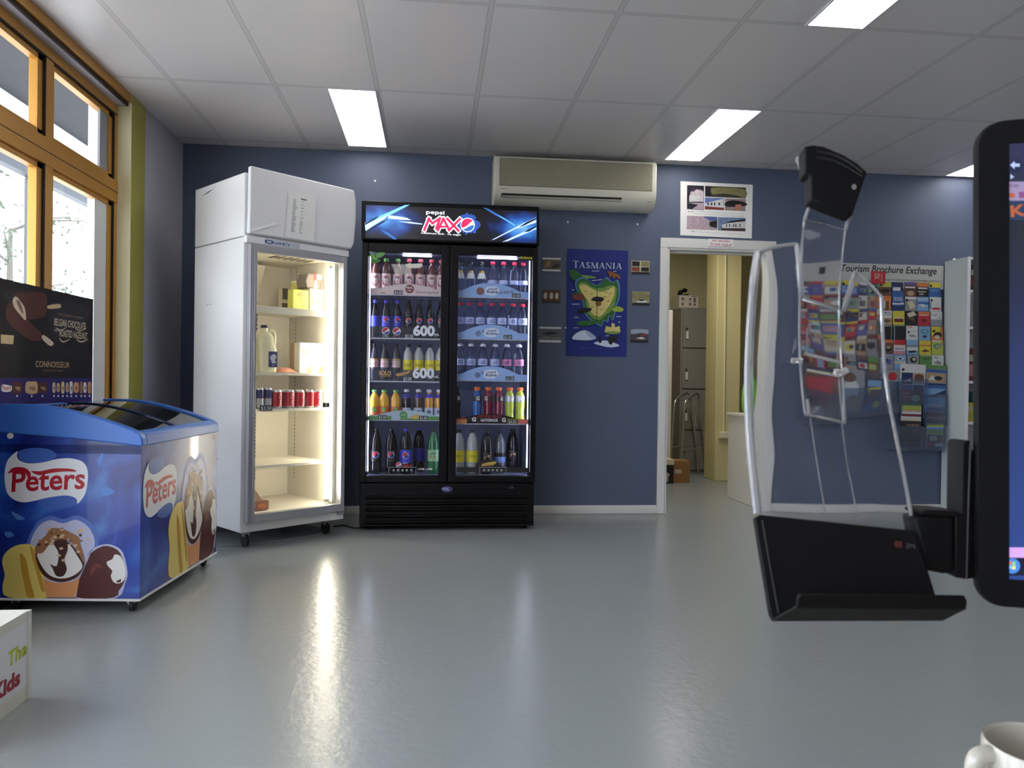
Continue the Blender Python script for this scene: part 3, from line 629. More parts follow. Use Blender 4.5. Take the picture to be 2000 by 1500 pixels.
# ---------------------------------------------------------------- what stands inside the white fridge
def milk(a, d, label):
    p = QF(Vector((a, d, 1.072))); t = thing('milk_jug', p, label, 'milk bottle', 'milk jugs')
    rt = -.12; ca, sa = math.cos(QT+rt), math.sin(QT+rt)
    T = lambda q: p+Vector((q.x*ca-q.y*sa, q.x*sa+q.y*ca, q.z))
    M = mat('milk_white', (234, 230, 200), .35); b = MB(T)
    secs = [(.0, .050), (.006, .055), (.15, .055), (.19, .054), (.225, .05), (.25, .04), (.262, .022), (.285, .02)]; n = 16; vs = []
    for z, r in secs:
        for i in range(n):
            g = 2*PI*i/n; c, s_ = math.cos(g), math.sin(g); k = .5 if z < .25 else 1
            cut = .028*max(0, 1-abs(z-.205)/.055) if c > .3 else 0
            vs.append((math.copysign(abs(c)**k, c)*r*1.05-cut*c-(.012 if z > .24 else 0), math.copysign(abs(s_)**k, s_)*r, z))
    b.add(vs, [(k*n+i, k*n+(i+1) % n, (k+1)*n+(i+1) % n, (k+1)*n+i) for k in range(len(secs)-1) for i in range(n)]+[tuple(range(n-1, -1, -1)), tuple(range((len(secs)-1)*n, len(secs)*n))], M)
    bd = b.build('body', t)
    MB(T).tube(spline([(.018, 0, .262), (.04, 0, .27), (.056, 0, .25), (.056, 0, .19), (.05, 0, .155), (.03, 0, .15)]), .009, M).build('handle', t)
    MB(T).lathe([(.022, .284), (.023, .287), (.023, .30), (.02, .303)], mat('milk_cap', (52, 34, 62), .4), (-.012, 0, 0), 14).build('cap', t)
    b = MB(T); b.box(-.005, -.0575, .035, .052, -.0555, .135, mat('milk_label', (60, 70, 118), .4)); b.T = None
    LF = lambda aa, zz, c=0: T(Vector((aa, -.0577-c, zz)))
    W = mat('label_cloud', (196, 200, 222), .4); b.poly([LF(x, z, .0006) for x, z in smooth([(.005, .10), (.03, .12), (.045, .1), (.035, .08), (.045, .065), (.02, .06), (.01, .08)], 3)], W); b.rect(LF, .022, .04, .026, .055, W); b.build('label', t)
a1, _z = qpx(521, 690, .16); a2, _z = qpx(496, 690, .31)
milk(a1, .17, 'big milk jug with purple cap and blue label, standing clear of the frame'); milk(max(a2, .125), .31, 'milk jug with purple cap half hidden behind the aluminium door frame')
def boxthing(name, px0, py0, px1, py1, d, depth, z, m, label, cat, deco=None, bevel=.004, part='carton'):
    a0, zt_ = qpx(px0, py0, d); a1_, _ = qpx(px1, py1, d); a1_ = min(a1_, .655)
    t = thing(name, QF(Vector(((a0+a1_)/2, d+depth/2, z))), label, cat)
    b = MB(QF).box(a0, d, z, a1_, d+depth, zt_, m); b.T = None
    if deco: deco(b, lambda a, zz, c=0: QF(Vector((a0+(a1_-a0)*a, d-c, z+(zt_-z)*zz))))
    return t, b.build(part, t, bevel=0), a0, a1_, zt_
PALEB = mat('pale_pack', (236, 226, 176), .45); OLIVEP = mat('olive_print', (150, 146, 84), .5); LIME = mat('lime_pack', (206, 206, 96), .45)
def deco_but(b, F):
    b.poly([F(x, y, .0008) for x, y in smooth([(.2, .78), (.5, .92), (.85, .78), (.6, .70), (.4, .7)], 3)], OLIVEP); b.rect(F, .4, .56, .65, .64, OLIVEP, .0008); b.poly([F(x, y, .0008) for x, y in smooth([(.5, .3), (.75, .42), (.95, .3), (.7, .22)], 3)], OLIVEP); b.rect(F, .1, .1, .38, .5, mat('dark_yellow_print', (196, 186, 110), .5), .0007)
boxthing('food_carton', 573, 565, 603, 600, .17, .07, 1.4775, LIME, 'yellow green food carton on the top shelf of the white fridge', 'carton', deco_but)
# tub behind it
a0, zt_ = qpx(584, 551, .37); t = thing('margarine_tub', QF(Vector((a0, .37, 1.4775))), 'pale tub with a lime label behind the yellow green carton', 'tub')
b = MB(QF).lathe([(.048, 1.4775), (.058, 1.60), (.058, zt_-.014)], mat('tub_label', (214, 208, 120), .45), (a0, .37, 0), 20); b.build('tub', t)
MB(QF).lathe([(.062, zt_-.014), (.064, zt_-.01), (.064, zt_), (.06, zt_+.002)], mat('tub_lid', (238, 230, 206), .4), (a0, .37, 0), 20).build('lid', t)
for i, (y0, y1_, lab) in enumerate(((585, 598, 'lower'), (558, 573, 'upper'))): pass
t, o, a0, a1_, z_ = boxthing('sauce_box', 551, 560, 563, 600, .46, .05, 1.4775, mat('grey_white_pack', (226, 218, 196), .5), 'narrow pale box with two dark squares on the top fridge shelf', 'box', lambda b, F: (b.rect(F, .05, .55, .9, .95, mat('dark_square', (96, 92, 80), .5), .0008), b.rect(F, .0, .05, .88, .42, MATS['dark_square'], .0008)))
# carton of juice pieces + egg box on top
t, o, a0, a1_, z_ = boxthing('juice_carton', 606, 563, 640, 602, .16, .12, 1.4775, PALEB, 'pale cream carton with arched windows beneath the egg box', 'carton', lambda b, F: [b.poly([F(x0+x, y, .0008) for x, y in ((0, .35), (.18, .35), (.18, .6), (.09, .7), (0, .6))], mat('carton_window', (150, 140, 110), .5)) for x0 in (.14, .5)])
eg = thing('egg_carton', QF(Vector(((a0+a1_)/2, .24, z_))), 'dark grey egg box with a red label on top of the cream carton', 'egg carton')
b = MB(QF).prism([(a0-.02, .17, z_+.002), (a1_+.0, .17, z_+.002), (a1_+.004, .17, z_+.045), (a1_-.012, .17, z_+.10), (a0-.01, .17, z_+.10), (a0-.03, .17, z_+.05)], (0, .12, 0), mat('egg_pulp', (120, 112, 104), .8)); b.build('box', eg, bevel=.006)
b = MB(QF); b.box(a0+.03, .168, z_+.062, a1_-.045, .172, z_+.102, mat('egg_red', (216, 60, 66), .45)); b.box(a1_-.044, .168, z_+.064, a1_-.004, .172, z_+.1, PALEB); b.build('label', eg)
b = MB(QF)
for k in range(3): b.prism([(a0+.03+k*.05, .169, z_+.004), (a0+.06+k*.05, .169, z_+.004), (a0+.052+k*.05, .169, z_+.056), (a0+.038+k*.05, .169, z_+.056)], (0, -.003, 0), MATS['egg_pulp'] if k % 2 else PALEB)
b.build('front_flap', eg)
# milk cartons, meat pack
SOYW = mat('soy_white', (240, 238, 222), .45)
def deco_soy(b, F):
    b.add([F(.42+.24*math.cos(t_)*k, .72+.10*math.sin(t_)*k, .001) for k in (1, .8) for t_ in [2*PI*i/18 for i in range(18)]], [(i, (i+1) % 18, 18+(i+1) % 18, 18+i) for i in range(18)], OLIVEP); b.text('SOY', F, .45, .42, .035, OLIVEP, w=.7, c=.001)
    b.poly([F(x, y, .0008) for x, y in ((.55, .02), (.98, .02), (.98, .3), (.75, .2))], LIME)
boxthing('soy_carton', 586, 669, 608, 726, .14, .07, 1.072, SOYW, 'white long life carton by the fridge light, farther from the tube', 'carton', deco_soy)
boxthing('soy_carton', 609, 670, 632, 727, .15, .07, 1.072, SOYW, 'white long life carton standing closest to the bright fridge tube', 'carton', deco_soy)
boxthing('drink_carton', 577, 669, 586, 722, .26, .07, 1.072, mat('tan_pack', (206, 170, 124), .5), 'tan carton behind the two white long life cartons', 'carton', lambda b, F: b.rect(F, .1, .1, .9, .3, PALEB, .0008))
a0, z0_ = qpx(540, 722, .17); a1_, _z = qpx(578, 722, .17); t = thing('meat_pack', QF(Vector(((a0+a1_)/2, .2, 1.072))), 'flat pink meat pack lying between milk jug and white cartons', 'meat')
b = MB(QF); n = 12; vs = []; R = random.Random(9)
for i in range(n+1):
    for j in range(7):
        u_, v_ = i/n, j/6; h = .004+.038*max(0, math.sin(PI*min(1, u_*1.05)))**.5*max(0, math.sin(PI*v_))**.6*R.uniform(.75, 1.1); vs.append((a0+(a1_-a0)*u_, .13+.13*v_, 1.0725+h))
vs2 = [(x, y, 1.0725) for x, y, z in vs]; k = len(vs); Q = [(i*7+j, i*7+j+1, (i+1)*7+j+1, (i+1)*7+j) for i in range(n) for j in range(6)]
b.add(vs+vs2, Q+[tuple(k+q for q in f) for f in Q], mat('pink_meat', (206, 140, 120), .4, noise=.3, nscale=30)); b.build('meat', t)
MB(QF).box(a0+.02, .128, 1.0722, a1_, .262, 1.0745, mat('meat_tray', (226, 160, 120), .5)).build('tray', t)
# cans
def can_proto(name, kind):
    r, h = (.0255, .132) if kind == 'energy' else (.033, .117); t = thing(name, (0, 0, 0), 'can', 'can')
    A = mat('can_metal', (206, 206, 208), .25, .9); b = MB().lathe([(r*.7, 0), (r*.8, .004), (r, .012), (r, h-.012), (r*.84, h-.002), (r*.82, h), (r*.78, h-.004)], A, seg=20); b.build('body', t)
    L = MB(); F = wrap(r+.0004)
    if kind == 'energy':
        EB = mat('can_blue', (44, 44, 104), .3, .3); SI = mat('can_silver', (196, 198, 206), .3, .5); CR = mat('can_red', (190, 30, 44), .35)
        L.lathe([(r+.0004, .013), (r+.0004, h*.5)], SI, seg=20, cap=False); L.lathe([(r+.0004, h*.5), (r+.0004, h-.013)], EB, seg=20, cap=False)
        for k in range(4):
            o = k*PI*r/2; L.poly([F(o-.012, h*.5, .0005), F(o, h*.42, .0005), F(o+.012, h*.5, .0005), F(o, h*.6, .0005)], EB)
            L.poly([F(o-.011, h*.52, .0009), F(o, h*.47, .0011), F(o+.011, h*.56, .0009), F(o, h*.6, .0011)], CR)
    else:
        L.lathe([(r+.0004, .013), (r+.0004, h-.013)], mat('can_red2', (184, 22, 32), .3, .2), seg=20, cap=False)
        for k in (0, 1):
            o = k*PI*r; L.text('Coca-Cola', F, o+.006, h*.5-.004, .017, TAGW, w=.088, c=.0008, rot=PI/2, shear=.3, bold=.012)
            L.add([F(o+.016+.004*math.sin(i*.6)+s_, .016+i*.0095, .0006) for i in range(10) for s_ in (0, .004)], [(2*i, 2*i+1, 2*i+3, 2*i+2) for i in range(9)], mat('can_ribbon', (214, 206, 206), .3, .4))
    L.build('label', t); return t
CZ = .8445
en = can_proto('energy_drink_can', 'energy'); co = can_proto('cola_can', 'cola')
def place(root, first, loc, lab, rz, grp):
    if first: root.location = loc; root['label'] = lab; root['group'] = grp; root.rotation_euler = (0, 0, rz); return root
    return dup(root, loc, lab, rz, grp)
k = 0
for i, px in enumerate((490.5, 506.5, 522.5)):
    a, z = qpx(px, 790, .115); place(en, i == 0, QF(Vector((a, .115, CZ))), f'slim blue and silver energy drink can, {ORD[i]} from the fridge door hinge side'.replace('hinge side', 'handle edge'), QT+.1*i, 'energy drink cans')
row = [(540, .114, .35), (551, .195, .3), (565, .122, 0.05), (584.5, .116, .5), (603.5, .114, 1.3), (621, .114, -.2)]
for i, (px, d, rz) in enumerate(row):
    a, z = qpx(px, 790, d); place(co, i == 0, QF(Vector((a, d, CZ))), f'red cola can in the front row of the white fridge, {ORD[i]} after the energy drinks', QT+rz, 'cola cans')
for i, (a, d) in enumerate(((.315, .268), (.388, .266), (.461, .264), (.534, .262), (.607, .262))):
    dup(co, QF(Vector((a, d, CZ))), f'red cola can in the second row behind, {ORD[i]} from the energy drinks', QT+i, 'cola cans')
# bread pack on the fridge floor, bag edge
a0, z_ = qpx(478, 950, .13); a1_, _z = qpx(524, 965, .13)
t = thing('bread_pack', QF(Vector((.15, .16, .206))), 'bagged bread pack lying on the floor of the white fridge', 'bread')
b = MB(QF); b.prism([(.075, .09, .2065), (.235, .09, .2065), (.238, .09, .245), (.228, .09, .275), (.19, .09, .285), (.16, .09, .33), (.11, .09, .375), (.08, .09, .37)], (0, .18, 0), mat('bread_bag', (196, 160, 130), .35, noise=.25, nscale=18)); b.build('bag', t, bevel=.008)
b = MB(QF); b.box(.08, .086, .212, .232, .0895, .268, mat('bread_print', (170, 110, 84), .4)); b.box(.083, .084, .23, .12, .0866, .258, NB); b.box(.16, .084, .225, .21, .0866, .25, mat('bread_orange', (214, 130, 70), .4)); b.build('label', t)
t = tag(MB(QF).lathe([(.001, .488), (.03, .489), (.03, .60), (.022, .63), (.015, .70), (.001, .705)], mat('milky_plastic', (222, 214, 206), .4), (.073+.03, .16, 0), 16).build('plastic_bottle'), 'small milky plastic bottle on the lowest fridge shelf behind the door frame', 'bottle')
# ================================================================ black double door drink fridge
PX0, PX1, PYF, PYB = -.493, .721, 5.32, 5.935
pf = thing('drink_fridge', ((PX0+PX1)/2, (PYF+PYB)/2, 0), 'black double door drink fridge with lit sign, full of bottles', 'fridge')
BK = mat('fridge_black', (9, 8, 10), .45, spec=.2); BKG = mat('fridge_black_gloss', (8, 7, 9), .35, spec=.25); PIN = mat('fridge_inside', (104, 110, 142), .5)
b = MB(); y0 = PYF+.055
b.box(PX0, y0, .03, PX0+.045, PYB, 1.985, BK); b.box(PX1-.045, y0, .03, PX1, PYB, 1.985, BK); b.box(PX0+.04, PYB-.04, .03, PX1-.04, PYB, 1.985, BK)
b.box(PX0+.04, y0, .03, PX1-.04, PYB-.03, .37, BK); b.box(PX0+.04, y0, 1.915, PX1-.04, PYB-.03, 1.985, BK); b.build('body', pf, bevel=.004)
b = MB(); xi0, xi1 = PX0+.046, PX1-.046
b.box(xi0, y0+.01, .371, xi0+.003, PYB-.041, 1.914, PIN); b.box(xi1-.003, y0+.01, .371, xi1, PYB-.041, 1.914, PIN); b.box(xi0, PYB-.044, .371, xi1, PYB-.041, 1.914, PIN); b.box(xi0, y0+.01, .371, xi1, PYB-.041, .376, PIN); b.box(xi0, y0+.01, 1.91, xi1, PYB-.041, 1.914, PIN)
b.build('liner', pf)
MB().box(.092, PYF+.056, .37, .12, PYF+.1, 1.91, BK).build('mullion', pf)
# plinth grille
b = MB(); b.box(PX0+.006, PYF+.02, .03, PX1-.006, PYF+.06, .325, BKG)
for k in range(5): b.prism([(PX0+.045, PYF+.02, .066+k*.043), (PX0+.045, PYF+.004, .060+k*.043), (PX0+.045, PYF+.004, .054+k*.043), (PX0+.045, PYF+.02, .042+k*.043)], (PX1-PX0-.10, 0, 0), BKG)
b.box(PX0+.01, PYF+.002, .03, PX1-.006, PYF+.022, .043, BKG); b.box(PX0+.006, PYF+.012, .285, PX1-.006, PYF+.022, .325, BKG)
gr = b.build('grille', pf, bevel=.002)
b = MB().lathe([(.001, 0), (.034, 0), (.036, .004), (.03, .008), (.001, .009)], mat('badge_blue', (88, 86, 132), .3, .4), (0, 0, 0), 20, 'y'); b.v = [Vector((.108+p.x*1.1, PYF+.012-p.y, .283+p.z*.62)) for p in b.v]
F = frame((.108, PYF+.001, .283), (1, 0, 0), (0, 0, 1), (0, -1, 0)); b.poly([F(-.016, -.006, .0012), F(.016, -.006, .0012), F(.006, .006, .0012), F(0, .012, .0012), F(-.006, .006, .0012)], mat('badge_light', (150, 150, 190), .3)); b.build('badge', gr)
b = MB(); F = frame((.58, PYF+.0115, .29), (1, 0, 0), (0, 0, 1), (0, -1, 0)); b.text('-2.8', F, -.03, -.003, .016, mat('led_grey', (120, 122, 120), .5), c=.001); b.build('display', gr)
for x in (PX0+.06, PX1-.06): MB().lathe([(.02, 0), (.022, .004), (.014, .008), (.014, .031)], BK, (x, PYF+.1, 0), 14).build('foot', pf)
for x in (PX0+.06, PX1-.06): MB().lathe([(.02, 0), (.022, .004), (.014, .008), (.014, .031)], BK, (x, PYB-.08, 0), 14).build('foot', pf)
# lit sign
b = MB(); b.box(PX0-.004, PYF-.01, 1.988, PX1+.003, PYB-.02, 2.255, BKG); hd = b.build('sign_box', pf, bevel=.006)
def sign_mat():
    m = bpy.data.materials.new('lit_sign_print'); m.use_nodes = True; nt = m.node_tree; N = nt.nodes.new; L = nt.links.new; bs = nt.nodes['Principled BSDF']
    bs.inputs['Base Color'].default_value = (.01, .01, .012, 1); bs.inputs['Roughness'].default_value = .25
    tc = N('ShaderNodeNewGeometry'); ds = []
    for cx, cz, sx, sz in ((-.34, 2.125, .21, .10), (.60, 2.105, .19, .10)):
        mp = N('ShaderNodeVectorMath'); mp.operation = 'SUBTRACT'; mp.inputs[1].default_value = (cx, 0, cz); L(tc.outputs['Position'], mp.inputs[0])
        sc = N('ShaderNodeVectorMath'); sc.operation = 'MULTIPLY'; sc.inputs[1].default_value = (1/sx, 0, 1/sz); L(mp.outputs[0], sc.inputs[0])
        le = N('ShaderNodeVectorMath'); le.operation = 'LENGTH'; L(sc.outputs[0], le.inputs[0]); ds.append(le.outputs['Value'])
    mn = N('ShaderNodeMath'); mn.operation = 'MINIMUM'; L(ds[0], mn.inputs[0]); L(ds[1], mn.inputs[1])
    no = N('ShaderNodeTexNoise'); no.inputs['Scale'].default_value = 9; L(tc.outputs['Position'], no.inputs['Vector'])
    ad = N('ShaderNodeMath'); ad.operation = 'MULTIPLY_ADD'; L(no.outputs['Fac'], ad.inputs[0]); ad.inputs[1].default_value = .9; L(mn.outputs[0], ad.inputs[2])
    r = N('ShaderNodeValToRGB'); mr = N('ShaderNodeMapRange'); mr.inputs[1].default_value = .3; mr.inputs[2].default_value = 1.9; L(ad.outputs[0], mr.inputs[0]); L(mr.outputs[0], r.inputs[0]); e = r.color_ramp.elements
    e[0].position = 0; e[0].color = rgb((140, 205, 245)); e[1].position = 1; e[1].color = rgb((14, 12, 16))
    for p, c in ((.28, (66, 140, 226)), (.55, (30, 66, 150)), (.8, (18, 24, 52))): k = e.new(p); k.color = rgb(c)
    L(r.outputs[0], bs.inputs['Emission Color']); bs.inputs['Emission Strength'].default_value = .95; return m
SX0, SX1, SZ0, SZ1 = -.468, .704, 2.0, 2.222
b = MB(); b.box(SX0, PYF-.018, SZ0, SX1, PYF-.011, SZ1, sign_mat())
sf = PYF-.018
SG = lambda px, py, c=0: (lambda p: Vector((p.x, sf-c, p.z)))(onY(700+px*.18, 390+py*.18, sf))
def lit(k, c, e=1.0): return mat(k, c, .3, emit=e)
LW = lit('lit_white', (240, 244, 250)); LR = lit('lit_red', (228, 40, 86), .95); LB = lit('lit_blue', (50, 104, 176), .8); LSK = lit('lit_sky', (116, 190, 236), .9); LDB = lit('lit_deep', (16, 26, 62), .6); LPALE = lit('lit_pale', (186, 206, 240), .9); LSPL = lit('lit_splash', (52, 86, 170), .7)
for pts, m, c in (([(70, 250), (190, 195), (500, 60), (560, 55), (330, 175), (75, 330)], LSK, .001), ([(72, 270), (200, 215), (330, 160), (290, 200), (80, 340)], LPALE, .0014), ([(72, 255), (190, 190), (230, 180), (180, 215), (74, 275)], LDB, .0018), ([(75, 345), (260, 235), (330, 205), (270, 250), (80, 350)], LDB, .0018), ([(330, 170), (430, 180), (520, 195), (575, 222), (470, 220), (320, 205)], LPALE, .0012), ([(420, 235), (560, 240), (700, 262), (690, 270), (560, 258)], LPALE, .0014), ([(230, 320), (330, 360), (420, 430), (380, 430), (280, 360)], LB, .001),
                  ([(1930, 190), (1790, 255), (1440, 440), (1480, 430), (1700, 320), (1930, 250)], LPALE, .0012), ([(1930, 195), (1830, 240), (1740, 300), (1800, 280), (1930, 215)], LDB, .0018), ([(1930, 290), (1830, 330), (1560, 460), (1620, 450), (1930, 320)], LPALE, .001), ([(1930, 285), (1840, 325), (1790, 355), (1850, 345), (1930, 300)], LDB, .0018), ([(1350, 85), (1400, 95), (1700, 265), (1680, 270), (1480, 165)], LB, .0008), ([(1500, 160), (1560, 190), (1700, 275), (1690, 280), (1600, 225)], LSK, .0011)):
    b.poly([SG(x, y, c) for x, y in pts], m)
spl = []; R = random.Random(6)
for i in range(44): t_ = 2*PI*i/44; rr = 108+(R.uniform(-26, 22)); spl.append((1185+rr*1.12*math.cos(t_), 262-rr*math.sin(t_)))
b.fan([SG(x, y, .0008) for x, y in spl], LSPL)
def pglobe(b, G, cx, cy, r, W, R_, B_, c0=.002, dc=.0004, k=1):
    P = lambda a, q=1: (cx+r*q*math.cos(a), cy+k*r*q*math.sin(a))
    b.fan([G(*P(2*PI*i/28), c0) for i in range(28)], W)
    q = .9; red = [P(math.radians(a), q) for a in range(35, 206, 10)]; cur = [(cx+r*x, cy+k*r*y) for x, y in ((-.55, -.34), (-.2, -.2), (.1, .06), (.4, .36), (.6, .5))]
    b.fan([G(x, y, c0+dc) for x, y in red+cur], R_)
    blu = [P(math.radians(a), q) for a in range(222, 366, 9)]; cur = [(cx+r*x, cy+k*r*y) for x, y in ((.6, -.02), (.2, -.2), (-.2, -.46), (-.5, -.56))]
    b.fan([G(x, y, c0+dc) for x, y in blu+cur], B_)
pglobe(b, SG, 1185, 275, 78, LW, LR, LB, k=-1)
O = SG(900, 300); FS = frame(O, (1, 0, -.018), (0, 0, 1), (0, -1, 0)); pxm = .00065
b.text('pepsi', FS, (835-900)*pxm, (300-165)*pxm, .026, LW, w=192*pxm, c=.0025, bold=.012)
b.text('maximum kick · no sugar', FS, 0, (300-378)*pxm, .0125, LW, w=420*pxm, c=.0025, bold=.006)
MAXB = [((712, 338), (770, 196)), ((758, 200), (806, 262)), ((796, 262), (892, 198)), ((888, 196), (842, 322)), ((858, 342), (926, 200)), ((918, 200), (990, 338)), ((888, 296), (968, 292)), ((958, 202), (1092, 344)), ((976, 340), (1108, 204))]
for wd, m, c in ((25, LW, .0022), (14, LR, .0032)):
    for k, (p, q) in enumerate(MAXB):
        p, q = Vector(p), Vector(q); d = (q-p).normalized(); nx = Vector((-d.y, d.x))*wd*(.8 if k == 6 else 1); e = d*(wd-14+3)
        b.poly([SG(*v, c+.00003*k) for v in (p-e-nx, q+e-nx, q+e+nx, p-e+nx)], m)
b.build('lit_sign', hd)
# doors
for k, (x0, x1, g0, g1) in enumerate(((PX0+.002, .104, -.45, .047), (.108, PX1-.001, .166, .682))):
    b = MB(); z0, z1, h0, h1 = .332, 1.972, .376, 1.91
    for q in ((x0, z0, g0, z1), (g1, z0, x1, z1), (g0, z0, g1, h0), (g0, h1, g1, z1)): b.box(q[0], PYF, q[1], q[2], PYF+.05, q[3], BKG)
    dr = b.build('door', pf, bevel=.004)
    MB().box(g0-.004, PYF+.018, h0-.004, g1+.004, PYF+.024, h1+.004, pane_mat('drink_door_glass', (250, 251, 253), .02, .01)).build('glass', dr)
    G = frame((0, PYF+.0175, 0), (1, 0, 0), (0, 0, 1), (0, -1, 0)); gp = lambda px, py: (lambda p: (p.x, p.z))(onY(px, py, PYF+.0175))
    if k == 0:
        b = MB(); LF1 = mat('leaf_print', (112, 168, 84), .5); LF2 = mat('leaf_print_dark', (70, 122, 50), .5)
        for pts, m in (([(170, 115), (200, 110), (240, 150), (245, 205), (200, 200), (175, 170)], LF1), ([(250, 150), (270, 110), (330, 95), (390, 100), (370, 140), (320, 175), (270, 175)], LF1), ([(180, 205), (240, 200), (320, 205), (310, 235), (250, 245), (205, 262)], LF2)):
            b.poly([G(*gp(700+x/7.5, 480+y/7.5), .0008) for x, y in smooth(pts, 3)], m)
        b.build('leaf_sticker', dr)
        b = MB(); b.poly([G(*gp(700+x/7.5, 480+y/7.5), .0009) for x, y in ((685, 268), (915, 260), (930, 300), (905, 325), (720, 332), (705, 300))], mat('tape_white', (214, 210, 196), .6)); b.build('tape', dr)
        b = MB(); a, z = gp(690+362/3.75, 660+970/3.75); 
        tx = gp(690+530/3.75, 660+960/3.75); b.text('LIVE LIFE', G, tx[0]-.004, tx[1]-.007, .013, TAGW, w=.10, bold=.012)
        c = gp(690+332/3.75, 660+930/3.75); pglobe(b, G, c[0], c[1], .019, TAGW, mat('decal_red', (196, 44, 62), .4), mat('decal_blue', (44, 70, 150), .4), .0008, .0004)
        b.text('pepsi', G, c[0]+.045, c[1]+.01, .008, TAGW, w=.035); b.text('MAX', G, c[0]+.06, c[1]-.012, .015, MATS['decal_red'], w=.07, bold=.03)
        b.build('door_decal', dr)
    else:
        b = MB(); a, z = gp(1016, 498); a2, z2 = gp(1039.5, 506); b.rect(G, a, z2, a2, z, mat('energy_yellow', (176, 160, 44), .5), .0008); b.rect(G, a+.012, z2+.008, a+.03, z2+.012, INK, .0012); b.rect(G, a+.04, z2+.012, a2-.008, z2+.016, INK, .0012); b.rect(G, a, z2-.012, a2, z2, INK, .0009)
        b.build('energy_sticker', dr)
        b = MB(); ARC = mat('decal_dark', (26, 24, 24), .5)
        q = [gp(880+x/5.356, 660+y/5.356) for x, y in ((60, 1350), (250, 1352), (275, 1312), (330, 1285), (410, 1280), (490, 1300), (540, 1350), (810, 1358), (810, 1405), (60, 1405))]; b.poly([G(x, z, .0006) for x, z in q], ARC)
        GOLD = mat('decal_gold', (196, 160, 72), .4); c = gp(880+400/5.356, 660+1325/5.356)
        b.poly([G(c[0]+x, c[1]+z, .001) for x, z in ((-.05, -.012), (.03, -.004), (.055, .014), (.045, .022), (-.02, .012), (-.048, .004))], GOLD); b.text('Schweppes', G, c[0], c[1]-.003, .009, ARC, w=.08, c=.0014, shear=.2, rot=.2)
        b.build('door_decal', dr)
    b = MB(); c = gp((690+360/3.75) if k == 0 else (690+1022/3.75), 660+975/3.75); w2, h2 = .094, .028; LN = mat('decal_line', (150, 150, 152), .5)
    for q in ((-w2, -h2, w2, -h2+.003), (-w2, h2-.003, w2, h2), (-w2, -h2, -w2+.003, h2), (w2-.003, -h2, w2, h2)): b.rect(G, c[0]+q[0], c[1]+q[1], c[0]+q[2], c[1]+q[3], LN, .0014)
    for i in range(5): b.disc(G, c[0]-.06+i*.03, c[1]+.006, .008, LN, .0014, n=12)
    b.build('recycling_sticker', dr)
# inside lighting
COOL = mat('cool_led', (225, 232, 255), .4, emit=24)
for x in (PX0+.047, PX1-.053): MB().box(x, PYF+.075, .40, x+.006, PYF+.088, 1.89, COOL).build('led_strip', pf)
for x in (.088, .118): MB().box(x, PYF+.078, .40, x+.004, PYF+.086, 1.89, mat('dim_led', (215, 222, 255), .4, emit=9)).build('led_strip', pf)
for x0, x1 in ((-.22, -.02), (.30, .58)): MB().box(x0, PYF+.085, 1.899, x1, PYF+.094, 1.905, COOL).build('led_strip', pf)
# shelves with printed strips
LZ = [onY(790, y, 5.40).z for y in (577, 662, 745.9, 820.8)]; RZ = [onY(960, y, 5.40).z for y in (581.6, 663, 744, 828)]
SH = mat('shelf_wire_grey', (150, 152, 165), .4); CLEAR = pane_mat('clear_strip', (214, 216, 222), .06, .05)
ys = 5.395
def tagbox(b, a, z, s, m=TAGB):
    b.rect(FP, a-.03, z-.013, a+.03, z+.015, m, .0035); b.text(s, FP, a, z-.009, .019, TAGW, w=.05, c=.0045)
FP = frame((0, ys, 0), (1, 0, 0), (0, 0, 1), (0, -1, 0))
XP = lambda px, z=0: onY(px, 650, ys).x
def shelf(x0, x1, z):
    b = MB()
    for i in range(14): xx = x0+(x1-x0)*i/13; b.box(xx-.002, ys+.006, z+.004, xx+.002, PYB-.05, z+.009, SH)
    for y in (ys+.012, 5.6, 5.85): b.box(x0, y, z, x1, y+.006, z+.004, SH)
    return b.build('shelf', pf)
def strip(sh, x0, x1, z, m, arch=.03, h=.042, draw=None):
    b = MB(); n = 24; mid = (x0+x1)/2; w_ = (x1-x0)*.36
    topz = lambda x: z+h+arch*max(0, math.cos(min(1, abs(x-mid)/w_)*PI/2))**.8
    pts = [(x0, z), (x1, z)]+[(x1+(x0-x1)*i/n, topz(x1+(x0-x1)*i/n)) for i in range(n+1)]
    b.prism([(x, ys, zz) for x, zz in pts], (0, .003, 0), m)
    b.box(x0, ys-.004, z-.004, x1, ys+.008, z+.002, mat('strip_lip', (176, 178, 186), .3))
    if draw: draw(b, mid, z)
    b.build('price_strip', sh)
LX, RX = (-.444, .085), (.125, .672)
DK = mat('strip_dark_text', (90, 74, 74), .5); BRWN = mat('emblem_maroon', (130, 62, 62), .5)
def d1(b, m, z):
    b.disc(FP, m+.01, z+.045, .030, BRWN, .0012); b.text('REAL', FP, m+.01, z+.048, .012, PAPER, w=.045, c=.002, bold=.02); b.text('CO', FP, m+.01, z+.029, .010, PAPER, w=.024, c=.002, bold=.02)
    b.text('Refreshingly Real', FP, m+.058, z+.017, .016, DK, w=.15, align='L', c=.0012); b.poly([FP(x, zz, .0012) for x, zz in ((-.38, z+.01), (-.35, z+.018), (-.325, z+.01))], mat('leaf_grey', (120, 112, 110), .5)); tagbox(b, XP(777), z+.018, '$4.00')
